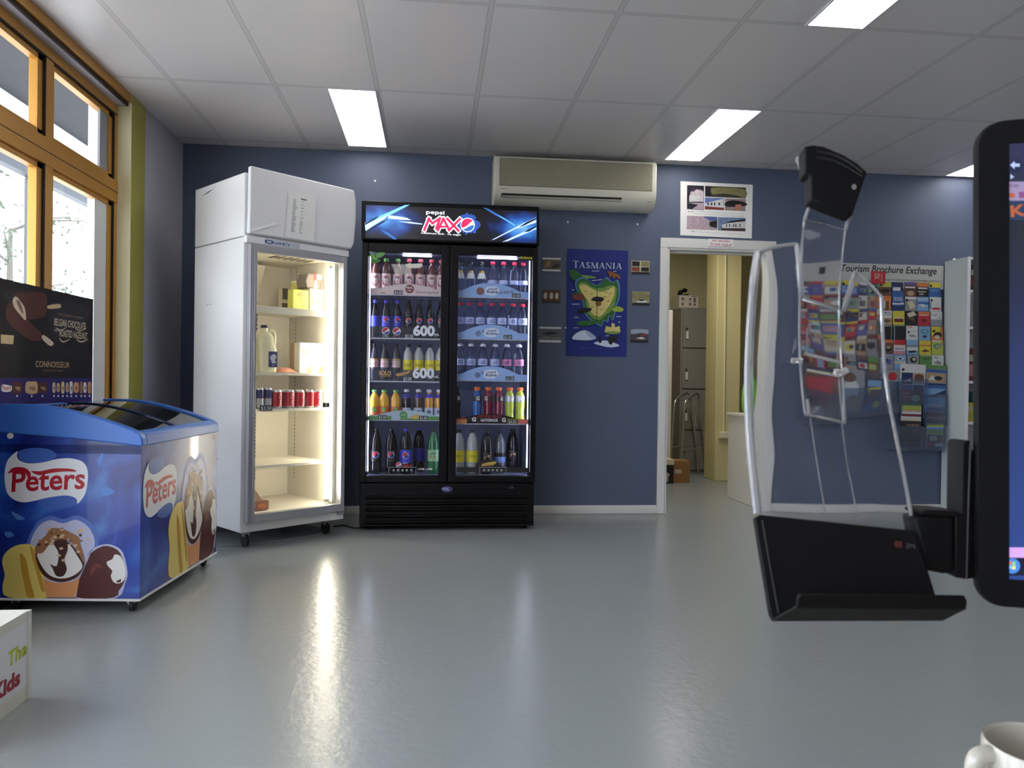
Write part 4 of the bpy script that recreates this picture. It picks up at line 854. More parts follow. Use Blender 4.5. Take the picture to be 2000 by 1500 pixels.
def d2(b, m, z):
    W_, R_, B_ = TAGW, mat('decal_red', (196, 44, 62), .4), mat('decal_blue', (44, 70, 150), .4)
    for px in (753.3, 774.8): pglobe(b, FP, XP(px), z+.052, .0275, W_, R_, B_, .0012, .0005)
    b.text('pepsi', FP, XP(753.3), z+.014, .009, W_, w=.036, c=.001); b.text('MAX', FP, XP(774.8), z+.014, .009, R_, w=.036, c=.001)
    b.text('600', FP, XP(828), z+.027, .066, TAGW, w=.150, c=.003, bold=.045); b.text('mL', FP, XP(853.5), z+.027, .018, TAGW, w=.033, c=.003, bold=.03); b.text('$3.50', FP, XP(799), z+.008, .023, TAGW, w=.055, c=.003)
    b.rect(FP, LX[0]+.02, z+.0, LX[1]-.04, z+.005, TAGW, .002)
def d3(b, m, z):
    GO, GO2 = mat('solo_orange', (224, 170, 90), .4), mat('emblem_gold', (206, 168, 66), .4)
    b.text('SOLO', FP, XP(752.8), z+.046, .028, GO, w=.082, c=.0015, bold=.03, rot=-.02); b.rect(FP, XP(742), z+.036, XP(764), z+.039, GO, .0015)
    c = XP(788); b.poly([FP(c+x, z+.055+y, .0012) for x, y in ((-.048, -.014), (-.02, -.016), (.03, 0), (.05, .016), (.046, .026), (.02, .012), (-.02, .006), (-.046, .002))], GO2); b.text('Schweppes', FP, c, z+.051, .009, BRWN, w=.074, c=.002, shear=.2, rot=.16)
    b.text('600', FP, XP(828), z+.031, .066, TAGW, w=.150, c=.003, bold=.045); b.text('mL', FP, XP(853.5), z+.031, .018, TAGW, w=.033, c=.003, bold=.03); b.text('$3.50', FP, XP(797), z+.01, .023, TAGW, w=.055, c=.003)
    b.rect(FP, LX[0]+.02, z+.0, LX[1]-.04, z+.005, TAGW, .002)
def d4(b, m, z):
    GR = mat('strip_green', (92, 150, 84), .4); b.rect(FP, LX[0], z+.002, LX[0]+.16, z+.028, GR, .001); b.rect(FP, LX[1]-.12, z+.002, LX[1], z+.028, GR, .001); b.rect(FP, LX[0]+.22, z+.002, LX[1]-.17, z+.014, GR, .001)
    b.disc(FP, XP(790), z+.038, .027, MATS['strip_green'], .0015); b.poly([FP(x, y, .0016) for x, y in ((XP(795), z+.012), (XP(798), z+.012), (XP(798), z+.04))], GR); b.text('juice', FP, XP(790), z+.034, .010, PAPER, w=.03, c=.002)
    b.poly([FP(XP(802)+x, z+.026+y, .0015) for x, y in smooth([(0, 0), (.02, -.014), (.06, -.014), (.068, .004), (.05, .018), (.03, .008)], 3)], mat('strip_orange', (216, 170, 90), .4)); tagbox(b, XP(749), z+.02, '$3.50', mat('tag_green_black', (20, 40, 24), .4)); tagbox(b, XP(829), z+.017, '$2.00')
STRIPW = mat('strip_cream', (222, 200, 196), .4); STRIPB = mat('strip_ice_blue', (150, 180, 226), .4); STRIPG = mat('strip_sky', (176, 196, 208), .4)
s1 = shelf(*LX, LZ[0]); strip(s1, *LX, LZ[0], STRIPW, .034, .045, d1)
s2 = shelf(*LX, LZ[1]); strip(s2, *LX, LZ[1], CLEAR, .0, .085, d2)
s3 = shelf(*LX, LZ[2]); strip(s3, *LX, LZ[2], CLEAR, .0, .085, d3)
s4 = shelf(*LX, LZ[3]); strip(s4, *LX, LZ[3], STRIPG, .034, .036, d4)
NAVY = mat('strip_navy', (40, 44, 70), .5); WGLOW = mat('strip_white', (214, 222, 238), .4)
def dw(price, px, bub):
    def f(b, m, z):
        c = m+.01
        b.poly([FP(x, y, .001) for x, y in smooth([(c-.055, z+.04), (c-.04, z+.075), (c+.03, z+.08), (c+.05, z+.05), (c+.02, z+.018), (c-.04, z+.02)], 4)], WGLOW)
        b.text('cool', FP, c, z+.055, .015, NAVY, w=.06, c=.0018, bold=.02); b.text('Ridge', FP, c, z+.032, .019, NAVY, w=.08, c=.0018, bold=.02)
        if bub: b.text('BUBBLES', FP, XP(989), z+.034, .016, mat('strip_mid', (110, 124, 156), .4), w=.105, c=.0018, bold=.03, rot=.10); b.disc(FP, XP(937), z+.044, .028, mat('strip_bubble', (136, 92, 84), .4), .001)
        else: b.disc(FP, XP(934), z+.04, .020, mat('strip_mid', (110, 124, 156), .4), .001); b.disc(FP, XP(943), z+.056, .009, MATS['strip_mid'], .001)
        tagbox(b, XP(px), z+.018, price)
    return f
def dg(b, m, z):
    RD, FL = mat('strip_red', (150, 40, 40), .4), mat('strip_flame', (216, 140, 84), .4)
    b.rect(FP, RX[0], z+.002, RX[0]+.115, z+.03, FL, .001); b.poly([FP(x, y, .0014) for x, y in ((RX[0], z+.028), (RX[0]+.06, z+.032), (RX[0]+.12, z+.03), (RX[0]+.10, z+.042), (RX[0], z+.045))], RD)
    b.text('NOTHING BEATS', FP, m, z+.044, .017, RD, w=.165, c=.0015, bold=.03); b.text('GATORADE', FP, m, z+.018, .018, PAPER, w=.12, c=.0015, bold=.025)
    b.text('G', FP, XP(928), z+.018, .028, PAPER, c=.0015, bold=.04); b.text('G', FP, XP(986.5), z+.016, .028, PAPER, c=.0015, bold=.04); b.rect(FP, RX[1]-.07, z+.002, RX[1], z+.036, mat('strip_coral', (214, 110, 96), .4), .001)
    b.rect(FP, XP(994), z-.0, XP(1012), z+.036, mat('strip_yellow', (206, 196, 60), .4), .002); tagbox(b, XP(1003), z+.017, '$4.00')
for i, dd in enumerate((dw('$3.00', 1007, True), dw('$3.00', 992, False), dw('$3.50', 997, False), dg)):
    s = shelf(*RX, RZ[i]); strip(s, *RX, RZ[i], STRIPB if i < 3 else mat('strip_black', (30, 24, 26), .4), .058 if i < 3 else .035, .046 if i < 3 else .036, dd)

# ---------------------------------------------------------------- the bottles, every one a thing of its own
WATER = mat('clear_water_bottle', (214, 222, 246), .04, trans=1, ior=1.3)
COLA = mat('cola_dark', (14, 8, 10), .07); TEA = mat('iced_tea', (96, 50, 46), .12, coat=.5); SOLOB = mat('cloudy_lemon', (170, 172, 168), .15, coat=.4); DARKB = mat('dark_mixer', (22, 20, 26), .08)
OJ = mat('orange_juice', (226, 170, 50), .2, coat=.4); GREENB = mat('green_bottle', (40, 110, 66), .1, coat=.5); GRAPE = mat('grape_drink', (40, 22, 44), .1, coat=.5); BRNJ = mat('brown_drink', (92, 60, 44), .1, coat=.5); ORJ = mat('amber_drink', (206, 146, 60), .15, coat=.4)
GBLUE = mat('sports_blue', (40, 92, 160), .12, coat=.5); GRED = mat('sports_crimson', (120, 20, 50), .12, coat=.5); GLIME = mat('sports_lime', (176, 186, 60), .12, coat=.5); GLASSG = mat('dark_glass', (30, 32, 34), .06, coat=.6)
capm = lambda k, c: mat(k, c, .35)
CGREEN, CRED, CBLUE, CBLACK, COR, CWHITE, CPINK = capm('cap_green', (120, 190, 100)), capm('cap_red', (206, 30, 66)), capm('cap_blue', (62, 56, 176)), capm('cap_black', (22, 20, 22)), capm('cap_orange', (226, 110, 54)), capm('cap_white', (222, 214, 222)), capm('cap_pink_red', (206, 84, 96))
SLIM = lambda r, h: [(r*.8, 0), (r*.95, .006), (r, .02), (r, h*.38), (r*.93, h*.45), (r*.97, h*.52), (r*.98, h*.6), (r*.8, h*.74), (r*.5, h*.86), (r*.36, h*.9), (r*.36, h*.93)]
SHOUL = lambda r, h: [(r*.85, 0), (r*.97, .006), (r, .02), (r, h*.62), (r*.95, h*.70), (r*.75, h*.79), (r*.5, h*.86), (r*.4, h*.88), (r*.4, h*.93)]
BIG = lambda r, h: [(r*.8, 0), (r*.95, .008), (r, .03), (r, h*.55), (r*.97, h*.66), (r*.8, h*.8), (r*.5, h*.9), (r*.3, h*.935), (r*.3, h*.95)]
SPORT = lambda r, h: [(r*.85, 0), (r*.98, .006), (r, .02), (r*.9, h*.3), (r, h*.48), (r*.98, h*.6), (r*.98, h*.74), (r*.7, h*.85), (r*.52, h*.88), (r*.52, h*.92)]
def prof_r(pr, z):
    for (r0, z0), (r1, z1) in zip(pr, pr[1:]):
        if z0 <= z <= z1: return r0+(r1-r0)*(z-z0)/max(1e-6, z1-z0)
    return pr[-1][0]
def bottle(name, pr, h, body, cap, caph, label=None, draw=None, sport=False):
    t = thing(name, (0, 0, 0), 'bottle', 'bottle'); MB().lathe(pr, body, seg=20).build('body', t)
    rn = pr[-1][0]*1.25; zc = pr[-1][1]-.004
    if cap:
        b = MB()
        if sport: b.lathe([(rn*1.15, zc), (rn*1.2, zc+.012), (rn*.8, zc+.02), (rn*.8, h-.01), (rn*.55, h)], cap, seg=14)
        else: b.lathe([(rn, zc), (rn*1.04, zc+.003), (rn*1.04, h-.003), (rn*.9, h)], cap, seg=16)
        b.build('cap', t)
    if label:
        for (z0, z1, m) in label:
            zs = [z0+(z1-z0)*i/4 for i in range(5)]; b = MB().lathe([(prof_r(pr, z)+.0006, z) for z in zs], m, seg=20, cap=False)
            if draw and (z0, z1, m) == label[0]:
                rr = prof_r(pr, (z0+z1)/2)+.0008; draw(b, wrap(rr, (z0+z1)/2), z1-z0)
            b.build('label', t, recalc=False)
    return t
PK = mat('label_pink', (224, 190, 190), .4); MAR = mat('label_maroon', (138, 40, 52), .4)
def dtea(b, F, h):
    b.fan([F(.026*math.cos(2*PI*i/20), .034*math.sin(2*PI*i/20), .0022) for i in range(20)], MAR)
    b.text('REAL', F, 0, .008, .016, PAPER, w=.046, c=.0036, bold=.03); b.text('ICED TEA', F, 0, -.006, .009, PK, w=.046, c=.0036); b.text('CO', F, .004, -.026, .015, PAPER, w=.03, c=.0036, bold=.03)
PR, PBm = mat('globe_red', (206, 40, 70), .4), mat('globe_blue', (40, 70, 170), .4)
def dglobe(rot=0, size=.019):
    return lambda b, F, h: pglobe(b, lambda a, z, c=0: F(a+rot, z, c), 0, .008, size, PAPER, PR, PBm, .0016, .0008)
BLB = mat('label_violet_blue', (74, 78, 200), .4); BLK = mat('label_black', (34, 26, 32), .4); BLKR = mat('label_dark_red', (110, 34, 50), .4)
TANL, PKW = mat('label_gold', (206, 170, 110), .4), mat('label_pale_pink', (206, 176, 176), .4); YLB = mat('label_yellow', (222, 208, 44), .4); OLV = mat('label_olive', (130, 120, 30), .4); GRYL = mat('label_grey', (170, 160, 150), .4)
def dsolo(b, F, h): b.text('SOLO', F, 0, -.006, .017, OLV, w=.05, c=.0012, bold=.02)
def dschw(b, F, h): b.poly([F(x, y, .0016) for x, y in ((-.02, -.012), (.018, -.002), (.024, .014), (.01, .016), (-.016, .006))], TANL); b.text('Schweppes', F, 0, -.002, .006, BLKR, w=.034, c=.0028, rot=.2)
GRL, RDL = mat('label_green', (120, 180, 90), .4), mat('label_coral', (220, 110, 70), .4)
def dju(b, F, h): b.fan([F(.016*math.cos(2*PI*i/14), .012+.016*math.sin(2*PI*i/14), .002) for i in range(14)], GRL); b.rect(F, -.02, -.03, .02, -.014, RDL, .002)
LBL = mat('label_silver_blue', (190, 196, 214), .35); NV = mat('label_navy', (46, 60, 130), .4)
def dpop(b, F, h): b.fan([F(.014*math.cos(2*PI*i/14), .012*math.sin(2*PI*i/14), .002) for i in range(14)], NV); b.text('pop', F, 0, -.003, .008, PAPER, w=.02, c=.003)
LAV = mat('label_ice', (186, 196, 236), .35); PKL = mat('label_pink_edge', (206, 120, 160), .35)
def dcool(b, F, h): b.text('cool', F, .0, .003, .011, NV, w=.03, c=.0012, bold=.02); b.text('Ridge', F, .0, -.012, .012, NV, w=.036, c=.0012, bold=.02)
SLV = mat('label_silver', (186, 188, 194), .3, .4)
def dG(m, rot): return lambda b, F, h: b.text('G', F, rot, -.012, .026, m, w=.022, c=.0014, bold=.03)
GF = mat('foil_gold', (206, 176, 96), .3, .5)
BOT = {
 'tea_g': lambda: bottle('tea_bottle', SHOUL(.0345, .25), .25, TEA, CGREEN, .02, [(.035, .142, PK)], dtea), 'tea_r': lambda: bottle('tea_bottle', SHOUL(.0345, .25), .25, TEA, CPINK, .02, [(.035, .142, PK)], dtea),
 'cola_b': lambda: bottle('cola_bottle', SLIM(.031, .262), .262, COLA, CBLUE, .02, [(.075, .15, BLB)], dglobe(.004)), 'cola_k': lambda: bottle('cola_bottle', SLIM(.031, .262), .262, COLA, CBLACK, .02, [(.075, .15, BLK)], dglobe(.002)), 'cola_plain': lambda: bottle('cola_bottle', SLIM(.031, .262), .262, COLA, CBLUE, .02, [(.075, .15, BLB)]),
 'mixer': lambda: bottle('mixer_bottle', SLIM(.030, .255), .255, mat('tonic_bottle', (52, 50, 58), .07), CBLACK, .02, [(.09, .14, PKW), (.142, .15, TANL)], dschw), 'solo': lambda: bottle('lemon_drink_bottle', SHOUL(.0345, .255), .255, SOLOB, CBLACK, .02, [(.07, .145, YLB)], dsolo),
 'juice': lambda: bottle('juice_bottle', SHOUL(.036, .20), .20, OJ, CGREEN, .015, [(.02, .085, RDL)], dju), 'pop_p': lambda: bottle('pop_top_bottle', SHOUL(.031, .205), .205, GRAPE, CWHITE, .03, [(.02, .078, LBL), (.148, .174, CBLUE)], dpop, True), 'pop_b': lambda: bottle('pop_top_bottle', SHOUL(.031, .205), .205, BRNJ, CWHITE, .03, [(.02, .078, LBL), (.148, .174, CBLUE)], dpop, True), 'pop_o': lambda: bottle('pop_top_bottle', SHOUL(.031, .205), .205, ORJ, CWHITE, .03, [(.02, .078, LBL), (.148, .174, CBLUE)], dpop, True),
 'big_k': lambda: bottle('large_cola_bottle', BIG(.040, .315), .315, COLA, CBLACK, .02, [(.09, .165, BLK)], dglobe(.002, .023)), 'big_b': lambda: bottle('large_cola_bottle', BIG(.040, .315), .315, COLA, CBLUE, .02, [(.075, .17, BLB)], dglobe(.0, .023)), 'big_bp': lambda: bottle('large_cola_bottle', BIG(.040, .315), .315, COLA, CBLUE, .02, [(.075, .17, mat('label_deep_blue', (46, 44, 150), .4))]), 'big_g': lambda: bottle('large_lime_soda_bottle', BIG(.040, .315), .315, GREENB, CBLACK, .02, [(.09, .17, mat('label_lime_print', (150, 190, 150), .4))], lambda b, F, h: (b.rect(F, -.02, -.02, .015, .0, RDL, .0026), b.text('MTN', F, 0, .008, .014, GREENB, w=.04, c=.003, bold=.03))),
 'mini': lambda: bottle('sparkling_bottle', [(.028, 0), (.031, .006), (.031, .12), (.027, .145), (.016, .18), (.0125, .2), (.0125, .225)], .245, WATER, GLASSG, .02, [(.125, .165, mat('label_pearl', (214, 216, 214), .4)), (.166, .182, GF)]),
 'water': lambda: bottle('water_bottle', SHOUL(.034, .25), .25, WATER, CRED, .02, [(.09, .118, LAV)]), 'water2': lambda: bottle('water_bottle', SHOUL(.034, .25), .25, WATER, CRED, .02, [(.1, .145, LAV)], dcool),
 'water3': lambda: bottle('water_bottle', SHOUL(.035, .255), .255, WATER, CWHITE, .02, [(.1, .145, LAV)], dcool, True), 'water4': lambda: bottle('water_bottle', SHOUL(.035, .255), .255, WATER, CWHITE, .02, [(.1, .145, PKL)], dcool, True),
 'sp_b': lambda: bottle('sports_drink_bottle', SPORT(.034, .25), .25, GBLUE, COR, .02, [(.148, .19, BLK)], dG(PAPER, .006)), 'sp_r': lambda: bottle('sports_drink_bottle', SPORT(.034, .25), .25, GRED, COR, .02, [(.148, .19, mat('label_wine', (70, 16, 34), .4))], dG(PAPER, -.018)), 'sp_r2': lambda: bottle('sports_drink_bottle', SPORT(.034, .25), .25, GRED, COR, .02, [(.148, .19, mat('label_wine', (70, 16, 34), .4))], dG(PAPER, .02)), 'sp_y': lambda: bottle('sports_drink_bottle', SPORT(.034, .25), .25, GLIME, COR, .02, [(.148, .192, SLV)], dG(PAPER, .006)), 'sp_k': lambda: bottle('sports_drink_bottle', SPORT(.034, .25), .25, DARKB, CBLACK, .02, [(.148, .192, BLK)], dG(PAPER, .02)),
 'solo_l': lambda: bottle('large_lemon_drink_bottle', BIG(.043, .31), .31, SOLOB, CBLACK, .02, [(.085, .165, YLB)], dsolo), 'mix_l': lambda: bottle('large_mixer_bottle', BIG(.043, .31), .31, DARKB, CBLACK, .02, [(.085, .155, BLK)], dschw), 'mix_c': lambda: bottle('large_mixer_bottle', BIG(.043, .30), .30, mat('soda_clear', (96, 98, 110), .1, coat=.5), CBLACK, .02, [(.075, .115, mat('label_pale_blue', (110, 140, 200), .4)), (.116, .145, BLK)]), }
PROTO = {}
def put(kind, px, y, z, label, group):
    x = onY(px, 700, y).x
    rr = {'ju': .036, 'bi': .04, 'so': .0345, 'co': .031, 'mi': .031, 'te': .0345, 'wa': .035, 'sp': .034, 'po': .031}[kind[:2]]
    if '_l' in kind or kind == 'mix_c': rr = .043
    x = max(PX0+.052+rr, min(PX1-.056-rr, x))
    if kind not in PROTO:
        t = PROTO[kind] = BOT[kind](); t.location = (x, y, z); t['label'] = label; t['group'] = group
    else: dup(PROTO[kind], (x, y, z), label, None, group)
ROWS = [
 ('top', 'A', LZ[0], 'iced tea bottles', [(731.6, 'tea_g', 'pink labelled tea bottle under the leaf sticker'), (752.5, 'tea_g', 'pink labelled tea bottle with green cap'), (774.9, 'tea_g', 'pink labelled tea bottle with green cap'), (797.1, 'tea_r', 'tea bottle with red cap, under the tape'), (819.3, 'tea_r', 'tea bottle with red cap, under the tape end'), (841, 'tea_r', 'pink labelled tea bottle with red cap'), (859.8, 'tea_r', 'tea bottle cut off by the door frame')]),
 ('second', 'A', LZ[1], 'small cola bottles', [(730.5, 'cola_plain', 'cola bottle with blue cap, label turned away'), (753, 'cola_b', 'cola bottle with blue cap'), (775.3, 'cola_b', 'cola bottle with blue cap'), (796.7, 'cola_k', 'cola bottle with black cap'), (817.4, 'cola_k', 'cola bottle with black cap'), (838.7, 'cola_k', 'cola bottle with black cap'), (859.3, 'cola_k', 'black capped cola bottle cut off by frame')]),
 ('third', 'A', LZ[2], 'mixer and lemon bottles', [(730.8, 'mixer', 'slim mixer bottle with pale gold label'), (751.3, 'mixer', 'slim mixer bottle with pale gold label'), (774, 'mixer', 'slim mixer bottle with pale gold label'), (796.7, 'solo', 'cloudy lemon bottle with yellow label'), (818, 'solo', 'cloudy lemon bottle with yellow label'), (839.3, 'solo', 'cloudy lemon bottle with yellow label'), (859.5, 'solo', 'yellow labelled lemon bottle cut by frame')]),
 ('fourth', 'A', LZ[3], 'juice bottles', [(731, 'juice', 'orange juice bottle with green cap'), (751.3, 'juice', 'orange juice bottle with green cap'), (774, 'juice', 'orange juice bottle with green cap'), (795, 'pop_p', 'dark purple pop top bottle'), (818, 'pop_b', 'brown pop top bottle'), (839, 'pop_o', 'amber pop top bottle'), (858, 'pop_o', 'amber pop top bottle cut by frame')]),
 ('bottom', 'A', .376, 'large bottles, white fridge side', [(736.7, 'big_k', 'large cola bottle with black cap'), (766.5, 'big_k', 'large cola bottle with black cap'), (794.8, 'big_b', 'large cola bottle with blue cap'), (820.7, 'big_bp', 'dark cola bottle set farther back'), (848.5, 'big_g', 'large green soda bottle')]),
 ('top', 'B', RZ[0], 'sparkling and water bottles', [(897, 'mini', 'gold foil bottle cut by the frame'), (917.2, 'mini', 'gold foil sparkling bottle'), (938.6, 'mini', 'gold foil sparkling bottle'), (959.9, 'water', 'clear water bottle with red cap'), (981.2, 'water', 'clear water bottle with red cap'), (1002.6, 'water', 'clear water bottle with red cap'), (1022, 'water', 'clear water bottle with red cap')]),
 ('second', 'B', RZ[1], 'red capped water bottles', [(897, 'water2', 'red capped water bottle cut by the frame')]+[(px, 'water2', 'red capped water bottle') for px in (916, 937, 959, 979.7, 1000.6, 1021.5)]),
 ('third', 'B', RZ[2], 'white capped water bottles', [(899, 'water3', 'white capped water bottle')]+[(px, k, s+' water bottle') for px, k, s in ((920, 'water3', 'white capped'), (943, 'water3', 'white capped'), (967, 'water3', 'white capped'), (990, 'water4', 'pink labelled'), (1013.5, 'water4', 'pink labelled'))]),
 ('fourth', 'B', RZ[3], 'sports drink bottles', [(891.5, 'sp_k', 'black sports bottle hidden by frame'), (932.7, 'sp_b', 'blue sports bottle, orange cap'), (954.5, 'sp_r', 'crimson sports bottle, orange cap'), (975.5, 'sp_r2', 'crimson sports bottle, orange cap'), (996.7, 'sp_y', 'lime sports bottle, orange cap'), (1016.7, 'sp_y', 'lime sports bottle, orange cap')]),
 ('bottom', 'B', .376, 'large bottles, map side', [(898.5, 'solo_l', 'large yellow labelled lemon bottle'), (924.7, 'solo_l', 'large yellow labelled lemon bottle'), (952.7, 'mix_l', 'large dark mixer bottle'), (978.5, 'mix_c', 'greyish mixer bottle with pale blue label'), (1003, 'mix_l', 'dark mixer bottle set back')])]
for shelf_, side, z, grp, items in ROWS:
    n = len(items)
    for i, (px, kind, lab) in enumerate(items):
        y = 5.445 if 'big' not in kind and '_l' not in kind else 5.455
        if 'back' in lab: y = 5.62
        if kind == 'mix_c': y = 5.53
        y += random.uniform(-.003, .003)
        where = (f'{ORD[i]} from the white fridge, {shelf_} shelf' if side == 'A' else f'{ORD[n-1-i]} from the map, {shelf_} shelf')
        put(kind, px, y, z+(.0095 if z > .4 else .0012), f'{lab}, {where}', grp)
# ================================================================ on the back wall
YW = D-.0005
WF_ = frame((0, YW, 0), (1, 0, 0), (0, 0, 1), (0, -1, 0))
def wp(px, py, y=YW): p = onY(px, py, y); return p.x, p.z
# air conditioner
t = thing('air_conditioner', (1.06, D-.1, 2.4), 'white wall air conditioner mounted under the ceiling above the sign fridge', 'air conditioner')
ACW = mat('ac_plastic', (208, 204, 186), .4); ACG = mat('ac_grille', (176, 170, 146), .5)
ax0, ax1 = .435, 1.69
b = MB().prism([(ax0, D-.001, 2.74), (ax0, D-.165, 2.74), (ax0, D-.19, 2.725), (ax0, D-.2, 2.69), (ax0, D-.198, 2.50), (ax0, D-.185, 2.45), (ax0, D-.14, 2.395), (ax0, D-.06, 2.375), (ax0, D-.001, 2.375)], (ax1-ax0, 0, 0), ACW)
b.build('housing', t, bevel=.012, seg=3)
b = MB()
for i in range(26): z = 2.512+i*.0076; b.prism([(ax0+.045, D-.2015, z), (ax0+.045, D-.2035, z+.001), (ax0+.045, D-.2015, z+.0045)], (ax1-ax0-.085, 0, 0), ACG)
b.box(ax0+.042, D-.2005, 2.505, ax1-.038, D-.1995, 2.713, mat('ac_grille_back', (120, 114, 98), .6)); b.build('front_grille', t)
b = MB(); SLOTM = mat('ac_slot', (40, 38, 34), .6)
b.add([(ax0+.06, D-.187, 2.452), (ax1-.27, D-.187, 2.452), (ax1-.27, D-.166, 2.424), (ax0+.06, D-.166, 2.424)], [(0, 1, 2, 3)], SLOTM); b.build('air_outlet', t)
b = MB().prism([(ax0+.065, D-.188, 2.436), (ax0+.065, D-.193, 2.432), (ax0+.065, D-.172, 2.424), (ax0+.065, D-.170, 2.430)], (ax1-.275-ax0-.065, 0, 0), ACW); b.build('air_flap', t)
b = MB(); AF = frame((0, D-.1995, 0), (1, 0, 0), (0, 0, 1), (0, -1, 0)); b.text('Rinnai', AF, ax0+.075, 2.478, .010, INK, w=.045, c=.001); b.build('emblem', t)
b = MB().box(ax1-.07, D-.172, 2.432, ax1-.04, D-.168, 2.445, SLOTM); b.build('sensor_window', t)
# wall plugs
for (px, py), s in (((1109, 434), 'white wall plug above the blue map, towards the drink fridge'), ((1245, 438), 'white wall plug above the blue map, towards the doorway'), ((732.5, 353.5), 'tiny white wall plug above the lit drink fridge sign'), ((1105, 640), 'dull wall plug beside the lower edge of the blue map')):
    x, z = wp(px, py); tag(MB().lathe([(.001, 0), (.008, 0), (.008, .004), (.001, .006)], WHITE, (0, 0, 0), 10, 'y').build('wall_plug'), s, 'wall plug', 'wall plugs').location = (x, D, z)
    o = COL.objects[-1]
    o.rotation_euler = (0, 0, PI)
# Tasmania cloth
tb_ = thing('map_banner', (1.277, D, 1.66), 'blue cloth map banner with a green and yellow island', 'poster')
TB = mat('banner_blue', (28, 42, 116), .7, noise=.15, nscale=5)
x0, zt0 = wp(1108, 486); x1, zb0 = wp(1223, 697)
b = MB(); n = 10
vs = [(x0+(x1-x0)*i/n, YW-.006-.004*math.sin(i*1.3+j*.8)*(.3+.7*(j > 0 and j < 9)), zt0+(zb0-zt0)*j/n) for j in range(n+1) for i in range(n+1)]
b.add(vs, [(j*(n+1)+i, j*(n+1)+i+1, (j+1)*(n+1)+i+1, (j+1)*(n+1)+i) for j in range(n) for i in range(n)], TB)
b.box(x0+.004, YW-.005, zb0+.004, x1-.004, YW, zt0-.004, TB)
TF = frame((0, YW-.0115, 0), (1, 0, 0), (0, 0, 1), (0, -1, 0)); tp = lambda x, y: wp(940+x/3.408, 280+y/3.408, YW-.0115)
P = lambda pts, m, c=.0004, k=3: b.poly([TF(*tp(x, y), c) for x, y in (smooth(pts, k) if k > 1 else pts)], m)
MG, MG2, MY = mat('map_green', (44, 96, 44), .7, noise=.55, nscale=45), mat('map_light_green', (112, 140, 62), .7, noise=.4, nscale=45), mat('map_yellow', (206, 190, 116), .7, noise=.2, nscale=30); PALE = mat('map_pale', (196, 206, 222), .7); COAST = mat('map_coast', (86, 130, 186), .7); MBR = mat('map_brown', (136, 84, 40), .7, noise=.4, nscale=60); MBK = mat('map_black', (26, 24, 30), .7, noise=.6, nscale=60)
out = [(632, 935), (655, 905), (700, 902), (740, 938), (772, 945), (805, 925), (830, 898), (868, 928), (900, 915), (914, 960), (912, 1030), (895, 1075), (884, 1130), (868, 1175), (850, 1145), (838, 1185), (815, 1175), (800, 1210), (775, 1200), (745, 1180), (716, 1160), (690, 1120), (682, 1060), (660, 1010), (640, 975)]
P([(770+(x-770)*1.06, 1050+(y-1050)*1.05) for x, y in out], COAST, .0004); P(out, MG, .0008)
P([(645, 940), (690, 925), (735, 955), (790, 965), (860, 945), (900, 960), (895, 1040), (870, 1110), (830, 1140), (790, 1175), (740, 1160), (705, 1120), (695, 1050), (665, 1000)], MG2, .0012); P([(655, 950), (690, 940), (740, 970), (800, 988), (850, 972), (884, 955), (884, 1010), (858, 1070), (830, 1110), (790, 1152), (750, 1142), (722, 1110), (715, 1060), (690, 1020), (664, 982)], MY, .0016)
P([(730, 1040), (760, 1020), (815, 1030), (800, 1055), (750, 1050)], MBK, .002); P([(760, 1060), (790, 1050), (800, 1075), (770, 1085)], MBR, .002)
for x, y in ((690, 985), (730, 1000), (690, 1035), (830, 990), (860, 1000), (820, 1020), (845, 1050), (800, 1105), (740, 1085)): P([(x-12, y), (x+12, y), (x+12, y+3), (x-12, y+3)], MBK, .002, 1)
P([(768, 875), (772, 875), (772, 1190), (768, 1190)], MBK, .002, 1); P([(735, 912), (805, 905), (805, 909), (735, 916)], PALE, .002, 1)
for s in ([(585, 850), (610, 838), (640, 850), (665, 880), (640, 900), (625, 915), (600, 900), (590, 880)], [(825, 1130), (835, 1105), (850, 1120)]): P(s, MG, .001)
P([(660, 878), (720, 880), (770, 895), (700, 898)], MG2, .001); P([(838, 848), (870, 858), (905, 870), (926, 892), (920, 905), (895, 885), (885, 905), (868, 880), (852, 900), (850, 870)], MBR, .001)
P([(608, 1005), (650, 995), (680, 1010), (680, 1040), (615, 1040)], mat('map_dark_red', (110, 52, 40), .7), .0018); P([(608, 1000), (650, 988), (655, 1000), (612, 1012)], MG, .002)
P([(640, 1110), (680, 1095), (735, 1098), (720, 1120), (680, 1130), (650, 1140)], MBK, .0024); P([(875, 1100), (910, 1085), (945, 1100), (935, 1120), (880, 1118)], mat('map_lime', (150, 170, 60), .7), .0018)
P([(640, 1190), (700, 1180), (770, 1185), (750, 1205), (690, 1215), (650, 1212)], MG, .002); P([(820, 1255), (830, 1215), (865, 1225), (868, 1195), (888, 1200), (890, 1225), (920, 1215), (926, 1255)], MY, .001, 1); P([(825, 1258), (870, 1250), (925, 1256), (900, 1270), (850, 1268)], MG2, .0014)
P([(604, 1300), (630, 1265), (690, 1243), (735, 1265), (765, 1295), (720, 1310), (640, 1308)], PALE, .001); P([(690, 1243), (735, 1265), (765, 1295), (720, 1290)], mat('map_ice_shade', (156, 170, 200), .7), .0014)
P([(750, 1328), (830, 1312), (920, 1345), (860, 1358), (790, 1345)], PALE, .001); P([(782, 1325), (780, 1300), (790, 1278), (798, 1295), (800, 1325)], MBK, .0014); P([(848, 1330), (845, 1295), (868, 1280), (915, 1285), (900, 1300), (895, 1335), (880, 1315), (868, 1340)], MBK, .0014)
